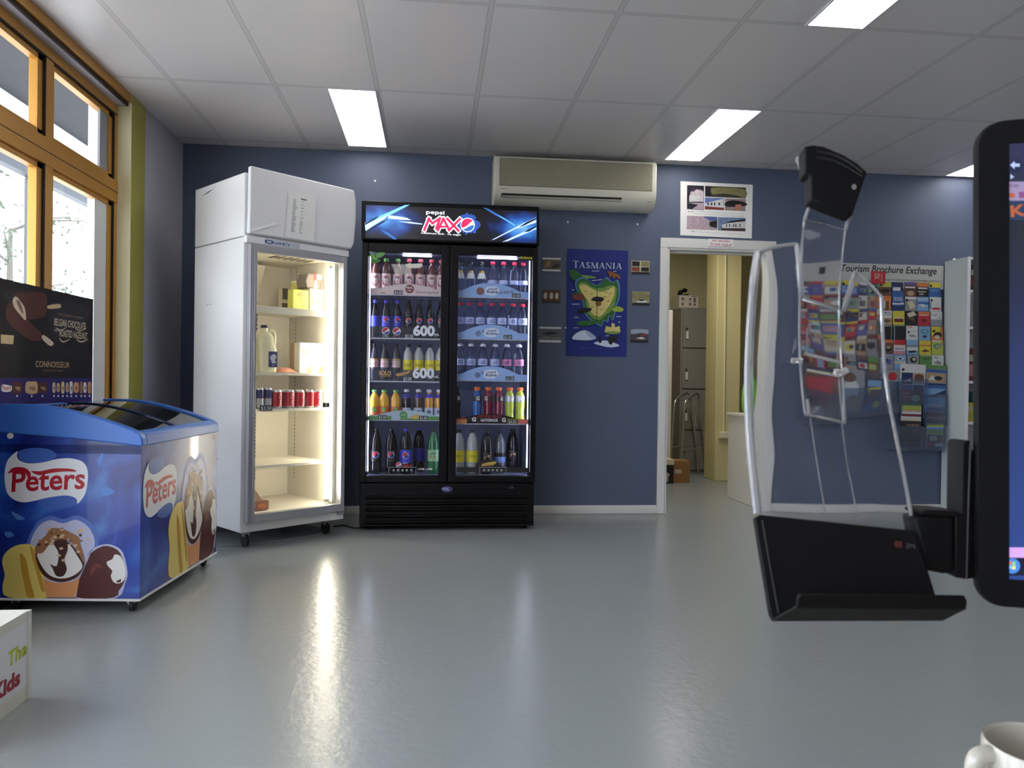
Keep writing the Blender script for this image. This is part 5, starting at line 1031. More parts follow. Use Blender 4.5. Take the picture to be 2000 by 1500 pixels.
for x, y, w_ in ((762, 850, 50), (890, 852, 20), (612, 975, 20), (628, 1070, 50), (632, 1158, 30), (630, 1228, 34), (915, 1153, 34), (918, 1190, 14), (838, 1280, 24)): P([(x-w_/2, y-2), (x+w_/2, y-2), (x+w_/2, y+2), (x-w_/2, y+2)], PALE, .001, 1)
# serif capitals
def serif(b, s, a0, a1, z, h, m):
    F = TF; n = len(s); wd = {'T': .9, 'A': 1.05, 'S': .72, 'M': 1.3, 'N': 1.05, 'I': .5}; tot = sum(wd[c] for c in s)+.12*(n-1); k = (a1-a0)/tot; x = a0; th = .2*k; tn = .07*k; sf = .05*h
    def bar(p, q, w_): 
        b.poly([F(p[0]-w_/2, p[1], .0012), F(p[0]+w_/2, p[1], .0012), F(q[0]+w_/2, q[1], .0012), F(q[0]-w_/2, q[1], .0012)], m)
    def ser(cx, zz, w_): b.poly([F(cx-w_/2, zz, .0012), F(cx+w_/2, zz, .0012), F(cx+w_/2, zz+sf, .0012), F(cx-w_/2, zz+sf, .0012)], m)
    for i, c in enumerate(s):
        w_ = wd[c]*k; hh = h*(1.18 if i == 0 else 1); z0 = z
        if c == 'T': bar((x+w_/2, z0), (x+w_/2, z0+hh), th); ser(x+w_/2, z0, w_*.5); ser(x+w_/2, z0+hh-sf, w_); bar((x+.03*k, z0+hh*.82), (x+.03*k, z0+hh), tn); bar((x+w_-.03*k, z0+hh*.82), (x+w_-.03*k, z0+hh), tn)
        if c == 'A': bar((x+.12*k, z0), (x+w_/2, z0+hh), tn); bar((x+w_-.18*k, z0), (x+w_/2, z0+hh), th); ser(x+.12*k, z0, .3*k); ser(x+w_-.18*k, z0, .36*k); ser(x+w_/2-.02*k, z0+hh*.32, w_*.5)
        if c == 'I': bar((x+w_/2, z0), (x+w_/2, z0+hh), th); ser(x+w_/2, z0, w_*.8); ser(x+w_/2, z0+hh-sf, w_*.8)
        if c == 'N': bar((x+.12*k, z0), (x+.12*k, z0+hh), tn); bar((x+w_-.12*k, z0), (x+w_-.12*k, z0+hh), tn); bar((x+w_-.14*k, z0), (x+.14*k, z0+hh), th); ser(x+.12*k, z0, .28*k); ser(x+w_-.12*k, z0+hh-sf, .28*k); ser(x+.1*k, z0+hh-sf, .24*k)
        if c == 'M': bar((x+.12*k, z0), (x+.18*k, z0+hh), tn); bar((x+w_/2, z0), (x+.2*k, z0+hh), th); bar((x+w_/2, z0), (x+w_-.22*k, z0+hh), tn); bar((x+w_-.18*k, z0), (x+w_-.2*k, z0+hh), th); ser(x+.12*k, z0, .28*k); ser(x+w_-.18*k, z0, .36*k); ser(x+.14*k, z0+hh-sf, .22*k); ser(x+w_-.16*k, z0+hh-sf, .24*k)
        if c == 'S': b.text('S', F, x+w_/2, z0, hh, m, w=w_*.86, c=.0012)
        x += w_+.12*k
q0, q1 = tp(612, 828), tp(936, 830); serif(b, 'TASMANIA', q0[0], q1[0], q0[1], .047, PALE)
q0 = tp(770, 1368); b.text('A  U  S  T  R  A  L  I  A', TF, q0[0], q0[1], .010, mat('map_mid_blue', (86, 104, 160), .7), w=.26, c=.0008)
b.build('cloth', tb_)
for x, y in ((1111, 489), (1222, 491), (1221, 693)):
    p = wp(x, y); MB().lathe([(.001, -.012), (.004, -.014), (.001, -.018)], CHROME, (p[0], YW, p[1]), 10, 'y').build('pin', tb_)
# six small photographs
def photo(px0, py0, px1, py1, label, top, bot, shapes, base):
    x0, z1 = wp(px0, py0); x1, z0 = wp(px1, py1); t = thing('photograph', ((x0+x1)/2, D, (z0+z1)/2), label, 'photograph', 'small photographs beside the map')
    b = MB().box(x0, YW-.004, z0, x1, YW, z1, base); F = lambda a, z, c=0: Vector((x0+(x1-x0)*a, YW-.004-c, z0+(z1-z0)*z))
    if top: b.rect(F, 0, 1-top[0], 1, 1, top[1], .0006)
    if bot: b.rect(F, 0, 0, 1, bot[0], bot[1], .0006)
    for pts, m in shapes: b.poly([F(x, y, .0008) for x, y in ([(min(1, max(0, q[0])), min(1, max(0, q[1]))) for q in smooth(pts, 3)] if len(pts) > 4 else pts)], m)
    b.build('print', t)
K = lambda n, c: mat('photo_'+n, c, .4, noise=.45, nscale=70)
kb, kd, kg, ks, kc, kt = K('brown', (92, 76, 56)), K('dark', (34, 30, 30)), K('grey', (86, 90, 96)), K('sky', (150, 158, 170)), K('cream', (196, 184, 160)), K('olive', (132, 126, 84)); kr = K('rust', (128, 60, 40)); kw = K('white', (206, 206, 204))
photo(1059, 503, 1094.5, 530.5, 'brown landscape photo with white bands, uppermost beside the drink fridge', (.14, kw), (.14, kw), [([(.1, .3), (.3, .8), (.5, .7), (.4, .3)], K('light_brown', (136, 112, 76))), ([(.5, .2), (.9, .25), (.95, .6), (.6, .5)], kd)], kb)
photo(1059.5, 566, 1094.5, 592, 'dark brown photo with three round shapes, halfway up beside the drink fridge', None, (.1, kd), [([(.1+x, .3), (.22+x, .35), (.22+x, .75), (.1+x, .78), (.04+x, .5)], kc) for x in (.02, .35, .65)], K('deep_brown', (80, 52, 36)))
photo(1053, 638, 1095.5, 669.5, 'wide grey street photo with white bands, lowest beside the drink fridge', (.12, kw), (.16, kw), [([(.05, .3), (.3, .4), (.6, .32), (.95, .36), (.95, .22), (.05, .22)], K('haze', (120, 118, 112))), ([(.1, .55), (.5, .7), (.9, .6), (.5, .5)], kd)], kg)
photo(1233.5, 509, 1268, 536, 'photo divided into four dark pictures, uppermost beside the doorway', None, (.16, kd), [([(.03, .58), (.45, .58), (.45, .95), (.03, .95)], kd), ([(.53, .58), (.97, .58), (.97, .95), (.53, .95)], kt), ([(.03, .2), (.45, .2), (.45, .52), (.03, .52)], kr), ([(.53, .2), (.97, .2), (.97, .52), (.53, .52)], kd)], kc)
photo(1234.5, 569, 1268, 596.5, 'pale hillside photo with white houses, halfway up beside the doorway', None, (.16, kd), [([(0, .8), (.3, .95), (.7, .92), (1, .75), (1, .5), (.5, .3), (0, .5)], kt), ([(.3, .3), (.5, .4), (.8, .36), (.8, .22), (.3, .2)], kw)], K('pale_hill', (150, 146, 118)))
photo(1232, 642, 1266, 669.5, 'dusky harbour photo, lowest beside the doorway', None, (.14, kd), [([(0, .95), (1, .95), (1, .62), (.6, .7), (0, .6)], ks), ([(.3, .3), (.6, .42), (.85, .3), (.6, .24)], kw), ([(.6, .6), (.9, .64), (.95, .5), (.6, .5)], kr)], K('dusk', (70, 64, 66)))
# heritage poster
t = thing('poster', (2.24, D, 2.42), 'white poster of old white buildings above the doorway', 'poster')
cr = [wp(1329, 354), wp(1470, 361), wp(1468, 466), wp(1328.5, 459.5)]
b = MB(); pb = [Vector((x, YW, z)) for x, z in cr]; b.prism([p+Vector((0, -.003, 0)) for p in pb], (0, .003, 0), PAPER)
pq = lambda x, y: wp(1260+x/5, 330+y/5, YW-.003); PF_ = frame((0, YW-.003, 0), (1, 0, 0), (0, 0, 1), (0, -1, 0))
P = lambda pts, m, c=.0006, k=1: b.poly([PF_(*pq(x, y), c) for x, y in (smooth(pts, k) if k > 1 else pts)], m)
pk, pl_, dk2 = K('mauve_white', (206, 190, 196)), K('lilac', (178, 156, 168)), K('near_black', (34, 30, 44))
P([(410, 158), (574, 165), (574, 402), (408, 392)], dk2); P([(440, 230), (500, 185), (570, 220), (570, 320), (440, 320)], pk, .001); P([(420, 250), (460, 230), (470, 180), (560, 190), (572, 210), (500, 200), (450, 240)], K('roof_plum', (70, 44, 60)), .0014); P([(430, 260), (530, 255), (530, 320), (430, 320)], kw, .0016); P([(415, 330), (572, 330), (572, 398), (460, 390), (520, 350)], pl_, .001)
P([(585, 165), (985, 182), (984, 287), (585, 270)], K('dark_green', (58, 60, 48))); P([(640, 190), (760, 180), (980, 200), (980, 280), (900, 260), (760, 240), (660, 250)], kt, .001, 2); P([(590, 170), (640, 175), (640, 265), (590, 265)], dk2, .0014)
P([(583, 278), (772, 285), (772, 403), (582, 395)], K('sky_blue', (104, 120, 176))); P([(585, 335), (640, 320), (765, 292), (768, 385), (690, 372), (588, 362)], kw, .001); P([(585, 365), (770, 380), (770, 400), (583, 393)], kr, .0012)
for x in (608, 640, 670, 716): P([(x, 330), (x+14, 328), (x+14, 356), (x, 354)], dk2, .0014)
P([(780, 287), (982, 294), (980, 412), (780, 404)], K('pink_grey', (150, 130, 130))); P([(780, 330), (860, 305), (980, 330), (980, 360), (800, 370)], kd, .001, 2); P([(880, 350), (940, 345), (940, 405), (880, 405)], K('brick_pink', (176, 120, 106)), .0014)
P([(408, 456), (704, 468), (703, 598), (406, 588)], K('pale_lilac', (176, 156, 164))); P([(560, 462), (704, 468), (704, 500), (640, 510)], K('mid_blue', (80, 100, 150)), .001); P([(625, 520), (703, 500), (703, 580), (630, 560)], kd, .0014)
P([(710, 470), (980, 478), (978, 610), (710, 600)], K('steel_blue', (110, 130, 160))); P([(745, 548), (800, 525), (978, 500), (978, 580), (760, 578)], kw, .001); P([(745, 545), (830, 510), (978, 490), (978, 510), (800, 530)], dk2, .0014); P([(745, 578), (978, 580), (978, 608), (745, 600)], K('brown_ground', (70, 50, 44)), .0014)
for x in (790, 820, 858, 880, 920): P([(x, 540), (x+10, 538), (x+10, 566), (x, 566)], dk2, .0016)
q = pq(725, 430); b.text('The Southern Midlands heritage trust, the centre for heritage', PF_, q[0], q[1], .007, GREYINK, w=.41, c=.0006, rot=-.026); q = pq(720, 452); b.text('restoration projects, Bothwell historic cottage property', PF_, q[0], q[1], .007, GREYINK, w=.42, c=.0006, rot=-.026); q = pq(690, 628); b.text('the old cottage before and after restoration works', PF_, q[0], q[1], .006, GREYINK, w=.44, c=.0006, rot=-.026)
for x, y in ((428, 415), (460, 417), (468, 612)): q = pq(x, y); b.disc(PF_, q[0], q[1], .006, GREYINK, .0006, n=10)
b.build('sheet', t)
# staff sign
t = thing('sign', (2.28, D-.02, 2.17), 'small white staff only sign with red letters on the door lintel', 'sign')
x0, z1 = wp(1384, 466.5, D-.022); x1, z0 = wp(1432, 482, D-.022); RI = mat('sign_red', (170, 26, 40), .5)
b = MB().box(x0, D-.026, z0, x1, D-.0205, z1, PAPER); SFR = frame(((x0+x1)/2, D-.026, (z0+z1)/2), (1, 0, -.03), (0, 0, 1), (0, -1, 0)); hh = z1-z0
b.text('NO ENTRY', SFR, 0, .09*hh, hh*.28, RI, w=(x1-x0)*.74, c=.0006, bold=.012); b.text('STAFF ONLY', SFR, 0, -.42*hh, hh*.28, RI, w=(x1-x0)*.84, c=.0006, bold=.012)
for s in (-1, 1): b.poly([SFR(s*(x1-x0)*.40+x, -.02+y, .0006) for x, y in ((0, .0), (.006*s, .012), (.009*s, .026), (.002*s, .014))], RI)
b.build('plate', t)

# ================================================================ brochure rack
rk = thing('brochure_rack', (3.56, D-.02, 1.3), 'grey wall rack of clear pockets with a printed header, full of brochures', 'brochure rack')
RB = mat('rack_grey', (168, 168, 164), .5); RBB = mat('rack_blue_clear', (110, 140, 178), .35)
X0_, Xr, PIT = 2.955, 4.155, .1087; hz1 = 2.035; hz0 = 1.86
b = MB().box(X0_, D-.016, hz0-.02, Xr+.022, D-.001, hz1, RB); F = frame((0, D-.016, 0), (1, 0, 0), (0, 0, 1), (0, -1, 0))
q0, q1 = onY(1645, 527, D-.016), onY(1827, 534, D-.016)
b.text('Tourism Brochure Exchange', F, (q0.x+q1.x)/2, 1.965, .056, INK, w=q1.x-q0.x+.02, c=.0007, shear=.22, bold=.014, rot=-.004)
b.text('www.tourismbrochureexchange.com.au', F, q1.x-.24, 1.902, .017, INK, w=.56, c=.0007, shear=.1); b.rect(F, 3.13, 1.95, 3.18, 2.0, INK, .0007)
b.build('header_board', rk, bevel=.003)
b = MB()
for k in range(11): xx = Xr-(k+.5)*PIT; b.box(xx-.048, D-.006, 1.18, xx+.048, D-.001, 1.9, RBB)
b.build('back_panel', rk)
POCK = pane_mat('pocket_acrylic', (236, 240, 246), .10, .06)
RZT = [1.893, 1.775, 1.654, 1.532, 1.415, 1.293]
pk0 = None
def pocket(x, y, z, w_=.104, h=.075):
    global pk0
    b = MB().box(x-w_/2, y, z, x+w_/2, y+.002, z+h, POCK); return b.build('pocket', rk)
NAMES = {}
def BC(n, c): return mat('cover_'+n, tuple(v*.66+112*.34*(.5+v/255) for v in c), .4)
cov = {n: BC(n, c) for n, c in dict(white=(214, 214, 210), cream=(206, 196, 168), yellow=(214, 196, 50), lime=(176, 186, 60), green=(84, 136, 62), teal=(62, 128, 138), sky=(122, 164, 206), blue=(46, 88, 156), navy=(28, 40, 84), purple=(86, 80, 150), orange=(206, 112, 56), red=(184, 34, 44), maroon=(104, 32, 36), brown=(100, 64, 44), black=(24, 22, 24), grey=(136, 138, 142), tan=(176, 146, 110), pink=(196, 130, 140)).items()}
def brochure(x, z1, y, w_, h, base, deco, label, tilt=0, cat='brochure', grp='brochures in the rack'):
    t = MB(); t.box(-w_/2, -.003, -h, w_/2, .003, 0, cov[base]); F = frame((0, -.003, 0), (1, 0, 0), (0, 0, 1), (0, -1, 0))
    for i, dcc in enumerate(deco):
        if dcc[0] == 'r': t.rect(F, -w_/2+dcc[1]*w_, -h*dcc[4], -w_/2+dcc[3]*w_, -h*dcc[2], cov[dcc[5]], .0004+.0003*i)
        elif dcc[0] == 'e': t.fan([F(-w_/2+w_*(dcc[1]+dcc[3]*math.cos(2*PI*k/14)), -h*(dcc[2]+dcc[4]*math.sin(2*PI*k/14)), .0004+.0003*i) for k in range(14)], cov[dcc[5]])
        elif dcc[0] == 'p': t.poly([F(-w_/2+w_*p[0], -h*p[1], .0004+.0003*i) for p in dcc[1]], cov[dcc[2]])
        elif dcc[0] == 't': t.text(dcc[1], F, -w_/2+w_*dcc[2], -h*dcc[3], dcc[4], cov[dcc[5]], w=dcc[6]*w_, c=.0006+.0003*i, bold=.015, rot=(dcc[7] if len(dcc) > 7 else 0))
    o = t.build('brochure'); o.location = (x, y, z1); o.rotation_euler = (0, tilt, 0); return tag(o, label, cat, grp)
dot = ('e', .14, .13, .11, .055, 'black')
VIS = {  # (row, column from the bookcase): base, print
 (0, 4): ('brown', [('r', 0, 0, 1, .2, 'lime'), dot, ('e', .5, .36, .4, .09, 'black')]), (0, 3): ('navy', [('r', .1, .2, .75, .34, 'white'), ('r', 0, .36, 1, .6, 'blue')]), (0, 2): ('brown', [('r', 0, 0, 1, .12, 'purple'), ('r', .05, .18, .9, .24, 'white'), ('r', 0, .26, 1, .3, 'black'), ('e', .5, .45, .3, .1, 'tan')]), (0, 1): ('black', [('r', 0, 0, 1, .16, 'orange'), ('r', .1, .19, .9, .25, 'white'), ('r', .1, .34, .8, .38, 'cream'), ('r', .2, .42, .6, .5, 'grey')]), (0, 0): ('blue', [('r', 0, 0, 1, .2, 'yellow'), dot, ('r', .1, .3, .8, .33, 'sky')]),
 (1, 4): ('orange', [('r', .2, .2, .8, .55, 'brown'), ('r', .35, .2, .5, .5, 'cream')]), (1, 3): ('blue', [('t', 'BRUNY', .5, .12, .014, 'white', .8), ('t', 'ISLAND', .5, .2, .014, 'white', .8), ('p', [(0, .28), (.5, .3), (1, .26), (1, .34), (0, .36)], 'white'), ('r', 0, .4, 1, .56, 'navy')]), (1, 2): ('grey', [('r', 0, 0, 1, .1, 'white'), dot, ('p', [(.2, .2), (.6, .15), (.9, .4), (.4, .5)], 'cream')]), (1, 1): ('sky', [('t', 'Tasmania', .5, .12, .012, 'white', .8, .1), ('r', 0, .2, 1, .3, 'blue'), ('p', [(.1, .32), (.5, .28), (.9, .36), (.5, .4)], 'white')]), (1, 0): ('white', [dot, ('r', 0, .2, .12, .5, 'teal'), ('r', .2, .42, .9, .5, 'red'), ('r', .3, .3, .8, .32, 'cream')]),
 (2, 4): ('tan', [('r', 0, 0, 1, .28, 'white'), ('t', 'SMALL', .6, .11, .013, 'navy', .7), ('t', 'SCALE', .6, .19, .013, 'navy', .7), ('e', .5, .4, .4, .07, 'brown')]), (2, 3): ('yellow', [('r', .25, .05, .75, .09, 'lime'), ('r', .1, .26, .9, .34, 'white'), ('r', .1, .3, .9, .44, 'maroon')]), (2, 2): ('black', [('p', [(.1, .1), (.7, 0), (.95, .16), (.3, .26)], 'cream'), ('p', [(.2, .3), (.8, .24), (.7, .4)], 'brown')]), (2, 1): ('red', [('r', 0, 0, 1, .14, 'orange'), ('r', .1, .12, .9, .15, 'white'), ('e', .5, .35, .25, .08, 'maroon')]), (2, 0): ('grey', [('r', 0, 0, 1, .32, 'white'), ('t', 'hugh', .32, .16, .016, 'grey', .55), ('t', 'art', .75, .27, .016, 'grey', .35)]),
 (3, 4): ('black', [('r', .08, .02, .12, .6, 'white'), ('r', .1, .02, .95, .04, 'white'), ('r', .9, .04, .93, .6, 'white')]), (3, 3): ('black', [('r', 0, 0, .08, .6, 'sky'), ('r', 0, 0, 1, .03, 'teal')]), (3, 2): ('white', [('r', .1, .03, .5, .07, 'orange'), ('e', .2, .25, .1, .05, 'black'), ('r', .4, .2, .9, .22, 'grey'), ('p', [(.2, .36), (.6, .34), (.9, .46), (.3, .44)], 'grey')]), (3, 1): ('sky', [('e', .5, .2, .35, .1, 'teal'), ('e', .5, .2, .22, .06, 'sky'), ('e', .5, .4, .2, .05, 'navy')]), (3, 0): ('orange', [('r', 0, 0, .75, .34, 'yellow'), ('e', .55, .34, .36, .13, 'black'), ('e', .5, .42, .25, .08, 'cream'), ('e', .2, .18, .14, .05, 'black')]),
 (4, 4): ('brown', [('r', 0, 0, 1, .12, 'orange'), ('e', .5, .35, .4, .12, 'black'), ('e', .6, .3, .2, .06, 'tan')]), (4, 3): ('white', [('r', 0, 0, 1, .22, 'red'), ('r', 0, .2, 1, .25, 'cream'), ('t', 'Spirit', .5, .38, .016, 'navy', .8), ('r', 0, .44, 1, .6, 'pink')]), (4, 2): ('sky', [('r', 0, .2, 1, .3, 'grey'), ('r', 0, .3, 1, .42, 'white'), ('p', [(.1, .45), (.9, .42), (.7, .5), (.2, .52)], 'black')]), (4, 1): ('yellow', [('t', 'DEVIL', .5, .1, .012, 'orange', .6), ('r', 0, .16, 1, .22, 'orange'), ('p', [(.1, .42), (.5, .34), (.95, .42), (.5, .46)], 'brown')]), (4, 0): ('lime', [('r', 0, 0, .8, .06, 'white'), ('e', .4, .24, .3, .11, 'teal'), ('e', .7, .2, .2, .08, 'grey'), ('e', .45, .24, .14, .05, 'lime')]),
 (5, 4): ('grey', [('r', 0, 0, 1, .04, 'sky'), ('e', .4, .26, .25, .1, 'navy'), ('r', .5, .2, .8, .4, 'purple')]), (5, 3): ('sky', [('e', .5, .14, .3, .07, 'white'), ('r', 0, .24, 1, .34, 'cream'), ('e', .5, .14, .14, .04, 'navy')]), (5, 2): ('grey', [('e', .5, .18, .3, .12, 'black'), ('e', .55, .16, .14, .06, 'cream')]), (5, 1): ('green', [('t', '537', .5, .2, .02, 'black', .6), ('r', 0, 0, 1, .03, 'cream')]), (5, 0): ('white', [('t', 'AZ', .32, .12, .014, 'black', .4), ('p', [(.1, .3), (.5, .2), (.9, .3), (.6, .38)], 'grey')])}
KEYS = list(cov); R = random.Random(21)
DK_ = ['brown', 'navy', 'grey', 'teal', 'maroon', 'white', 'tan', 'blue', 'black', 'cream', 'purple', 'red']
for r_ in range(6):
    for c_ in range(11):
        x = Xr-(c_+.5)*PIT+R.uniform(-.003, .003); y = D-.018-.011*r_
        if (r_, c_) in VIS: base, deco = VIS[(r_, c_)]
        else:
            base = R.choice(DK_); deco = [('r', 0, 0, 1, R.uniform(.08, .2), R.choice(KEYS)), ('r', R.uniform(0, .2), .22, R.uniform(.7, 1), R.uniform(.35, .5), R.choice(KEYS)), ('e', R.uniform(.3, .7), .33, R.uniform(.1, .3), R.uniform(.05, .1), R.choice(KEYS))]
            if R.random() < .5: deco.append(dot)
            if r_ == 3 and c_ in (9, 8, 7): deco[0] = ('r', 0, 0, 1, .08, 'yellow')
        second = next((k[5] for k in deco if k[0] in 're' and k[5] != base), 'plain')
        brochure(x, RZT[r_]+R.uniform(-.004, .003), y, .099, .205, base, deco, f'{base} brochure with {second} print, {ORD[r_]} pocket row, {ORD[c_]} column from the bookcase', R.uniform(-.012, .012))
        pocket(Xr-(c_+.5)*PIT, D-.0235-.011*r_, RZT[r_]-.20, h=.085)
# red card hanging on the header
x, z = wp(1715, 541, D-.018); brochure(x, z+.045, D-.021, .12, .10, 'red', [('t', 'ACTIVE', .4, .3, .014, 'cream', .4), ('t', 'DAY', .42, .62, .03, 'cream', .4), ('r', .72, .2, .76, .8, 'cream')], 'red card standing in front of the rack header', .03, 'card', None)
# large magazines below, in their own holders
def mag(px0, py0, px1, py1, base, deco, label, layer=0, tilt=.03, ht=None):
    yy = D-.088-.012*layer; x0, z1 = wp(px0, py0, yy); x1, z0 = wp(px1, py1, yy)
    return brochure((x0+x1)/2, z1, yy, x1-x0, ht or (z1-z0), base, deco, label, tilt, 'magazine', 'magazines in the lower holders')
mag(1759, 711, 1807, 768, 'white', [('r', .05, .30, .5, .70, 'navy'), ('r', .52, .30, .95, .66, 'tan'), ('e', .75, .45, .2, .12, 'brown'), ('r', .05, .72, .5, .98, 'purple'), ('r', .52, .72, .95, .98, 'navy'), ('e', .1, .2, .06, .05, 'black'), ('p', [(.1, .62), (.4, .5), (.45, .6)], 'white')], 'white magazine with four pictures, upper holder column second from the bookcase')
mag(1757, 762, 1800, 806, 'black', [('r', 0, .0, .5, .5, 'red'), ('t', 'EXPLORE', .25, .18, .014, 'cream', .42), ('t', 'TASMANIA', .25, .34, .014, 'cream', .42), ('e', .72, .35, .2, .16, 'cream')], 'black and red travel magazine below the white four picture magazine', 1)
mag(1761, 787, 1799, 834, 'white', [('r', 0, 0, 1, .12, 'green'), ('r', 0, .14, 1, .3, 'lime'), ('r', 0, .3, 1, .36, 'pink'), ('r', 0, .46, 1, .56, 'maroon'), ('r', 0, .66, 1, .8, 'cream')], 'stack topped by a green and white magazine above the wine guide', 2)
mag(1757, 822, 1798, 872, 'black', [('t', 'WINE', .62, .22, .022, 'tan', .6), ('r', .25, .35, .85, .9, 'brown'), ('r', .3, .4, .8, .85, 'black')], 'dark wine magazine in the lowest clear holder', 3)
mag(1809, 713, 1848, 756, 'grey', [('r', 0, 0, 1, .16, 'green'), ('r', 0, .2, 1, .34, 'blue'), ('r', .04, .38, .96, .8, 'tan'), ('p', [(.1, .7), (.3, .45), (.6, .7)], 'white'), ('e', .6, .6, .2, .1, 'black'), ('r', 0, .84, 1, 1, 'navy')], 'landscape magazine with a green top band beside the bookcase', 0)
mag(1806, 752, 1846, 818, 'sky', [('r', 0, 0, 1, .1, 'blue'), ('p', [(0, .34), (.4, .3), (1, .12), (1, .36), (0, .36)], 'navy'), ('p', [(.1, .6), (.5, .52), (.9, .64), (.5, .66)], 'white'), ('r', 0, .66, 1, .78, 'purple'), ('r', 0, .8, 1, 1, 'navy')], 'blue mountain lake magazine beside the bookcase', 1)
mag(1811, 806, 1846, 832, 'maroon', [('r', 0, .3, 1, .5, 'pink'), ('r', 0, .7, 1, 1, 'purple')], 'dark pink magazine edges above the lowest holder beside the bookcase', 2)
mag(1811, 827, 1842, 872, 'white', [('r', 0, 0, 1, .14, 'lime'), ('r', 0, .14, 1, .28, 'sky'), ('r', 0, .28, 1, .44, 'lime'), ('r', 0, .48, 1, .86, 'brown'), ('e', .4, .64, .25, .12, 'cream'), ('r', 0, .86, .5, 1, 'red')], 'lime and white magazine in the lowest holder beside the bookcase', 3)
mag(1729, 722, 1757, 803, 'grey', [('e', .5, .16, .3, .10, 'red'), ('r', .3, .64, .75, .84, 'black')], 'grey leaflet with a red disc, third holder from the bookcase')
mag(1690, 734, 1727, 813, 'navy', [('r', .1, .05, .9, .25, 'sky'), ('p', [(.1, .3), (.9, .25), (.9, .34), (.3, .36), (.2, .5)], 'yellow'), ('e', .55, .5, .3, .12, 'maroon'), ('r', 0, .72, 1, 1, 'blue'), ('e', .75, .8, .18, .1, 'yellow')], 'navy magazine with yellow shapes behind the clear copy holder', 0)
mag(1638, 716, 1686, 805, 'grey', [('e', .4, .5, .35, .25, 'white'), ('e', .5, .75, .3, .15, 'tan'), ('e', .3, .2, .3, .12, 'brown')], 'grey and white magazine behind the clear copy holder', 0)
mag(1572, 716, 1632, 822, 'brown', [('r', 0, 0, 1, .12, 'navy'), ('r', .1, .06, .9, .10, 'yellow'), ('p', [(.1, .2), (.95, .15), (.9, .45), (.6, .6), (.05, .55)], 'red'), ('e', .3, .75, .2, .08, 'grey'), ('r', 0, .85, 1, 1, 'black')], 'magazine with a big red shape, outermost holder towards the doorway', 0)
HOLD = pane_mat('holder_acrylic', (206, 222, 236), .12, .05)
for (px0, py0, px1, py1, dep) in ((1753, 740, 1810, 790, .115), (1804, 770, 1847, 830, .115), (1752, 832, 1803, 880, .14), (1804, 836, 1842, 882, .14), (1690, 760, 1752, 820, .105), (1634, 755, 1690, 815, .105), (1568, 760, 1634, 828, .105), (1727, 745, 1760, 808, .1)):
    x0, z1 = wp(px0, py0, D-dep); x1, z0 = wp(px1, py1, D-dep); b = MB().box(x0, D-dep-.018, z0, x1, D-dep-.015, z1, HOLD); b.box(x0, D-dep-.015, z0, x1, D-.002, z0+.003, HOLD); b.build('magazine_holder', rk)

# ================================================================ bookcase
bk = thing('bookcase', (4.65, 5.81, 0), 'tall white bookcase standing against the blue wall beside the brochure rack', 'bookcase')
BW = mat('bookcase_white', (196, 202, 198), .4); BE = mat('bookcase_edge', (222, 222, 224), .35)
bx0, bx1, by0, by1, bz = 4.183, 5.09, 5.665, 5.938, 2.068
for x in (bx0, bx1-.02): MB().box(x, by0, 0, x+.02, by1, bz, BW).build('side_panel', bk, bevel=.002)
MB().box(bx0+.02, by1-.008, .05, bx1-.02, by1, bz-.01, BW).build('back_panel', bk)
for z in (.06, .40, .744, 1.068, 1.497, 1.788, 2.046): MB().box(bx0+.02, by0, z, bx1-.02, by1-.008, z+.02, BE).build('shelf', bk, bevel=.002)
MB().box(bx0-.001, by0-.006, 0, bx0+.024, by0, bz, BE).build('edge_strip', bk)
tag(MB().lathe([(.014, 0), (.013, .008), (.006, .014), (.001, .015)], WHITE, (4.195, 5.84, bz), 14).build('knob_cap'), 'small white cap sitting on top of the bookcase side', 'cap')
def item(x, y, z, w_, d_, h, m, m2, name, label, cat):
    t = thing(name, (x+w_/2, y+d_/2, z), label, cat); b = MB().box(x, y, z, x+w_, y+d_, z+h, m); F = frame((x, y, z), (1, 0, 0), (0, 0, 1), (0, -1, 0))
    b.rect(F, w_*.1, h*.15, w_*.9, h*.5, m2, .0008); b.rect(F, w_*.2, h*.6, w_*.8, h*.8, cov['cream'], .0008); b.build('cover', t)
item(4.21, 5.70, 1.809, .16, .03, .20, cov['black'], cov['maroon'], 'book', 'dark picture book on the top bookcase shelf', 'book')
item(4.40, 5.70, 1.809, .15, .03, .19, cov['navy'], cov['tan'], 'book', 'navy book on the top bookcase shelf behind the monitor', 'book')
item(4.215, 5.70, 1.089, .10, .10, .26, cov['maroon'], cov['pink'], 'gift_box', 'red patterned box on the bookcase shelf, above the yellow box', 'box')
item(4.34, 5.70, 1.089, .12, .10, .2, cov['red'], cov['white'], 'gift_box', 'bright red box beside the patterned one on the bookcase', 'box')
item(4.212, 5.70, .765, .09, .12, .15, cov['yellow'], cov['lime'], 'gift_box', 'yellow box on the lower bookcase shelf', 'box')
item(4.31, 5.70, .765, .14, .12, .24, cov['teal'], cov['navy'], 'gift_box', 'teal box on the lower bookcase shelf beside the yellow one', 'box')

# ================================================================ power cords on the floor
b = MB().tube(spline([(p.x, p.y, .006) for p in (onZ(652, 1028, .006), onZ(672, 1026, .006), onZ(690, 1031, .006), onZ(712, 1029, .006), onZ(735, 1020, .006))]), .005, BLACK, 8); tag(b.build('power_cord'), 'black power cord on the floor between the two display fridges', 'cord')
b = MB().tube(spline([(p.x, p.y, .004) for p in (onZ(424, 1067, .004), onZ(465, 1064.5, .004), onZ(510, 1060, .004), onZ(560, 1054, .004), onZ(600, 1048, .004), onZ(650, 1036, .004))]), .003, mat('pale_cord', (150, 150, 148), .5), 6); tag(b.build('floor_cord'), 'thin pale cord lying on the floor before the white fridge', 'cord')

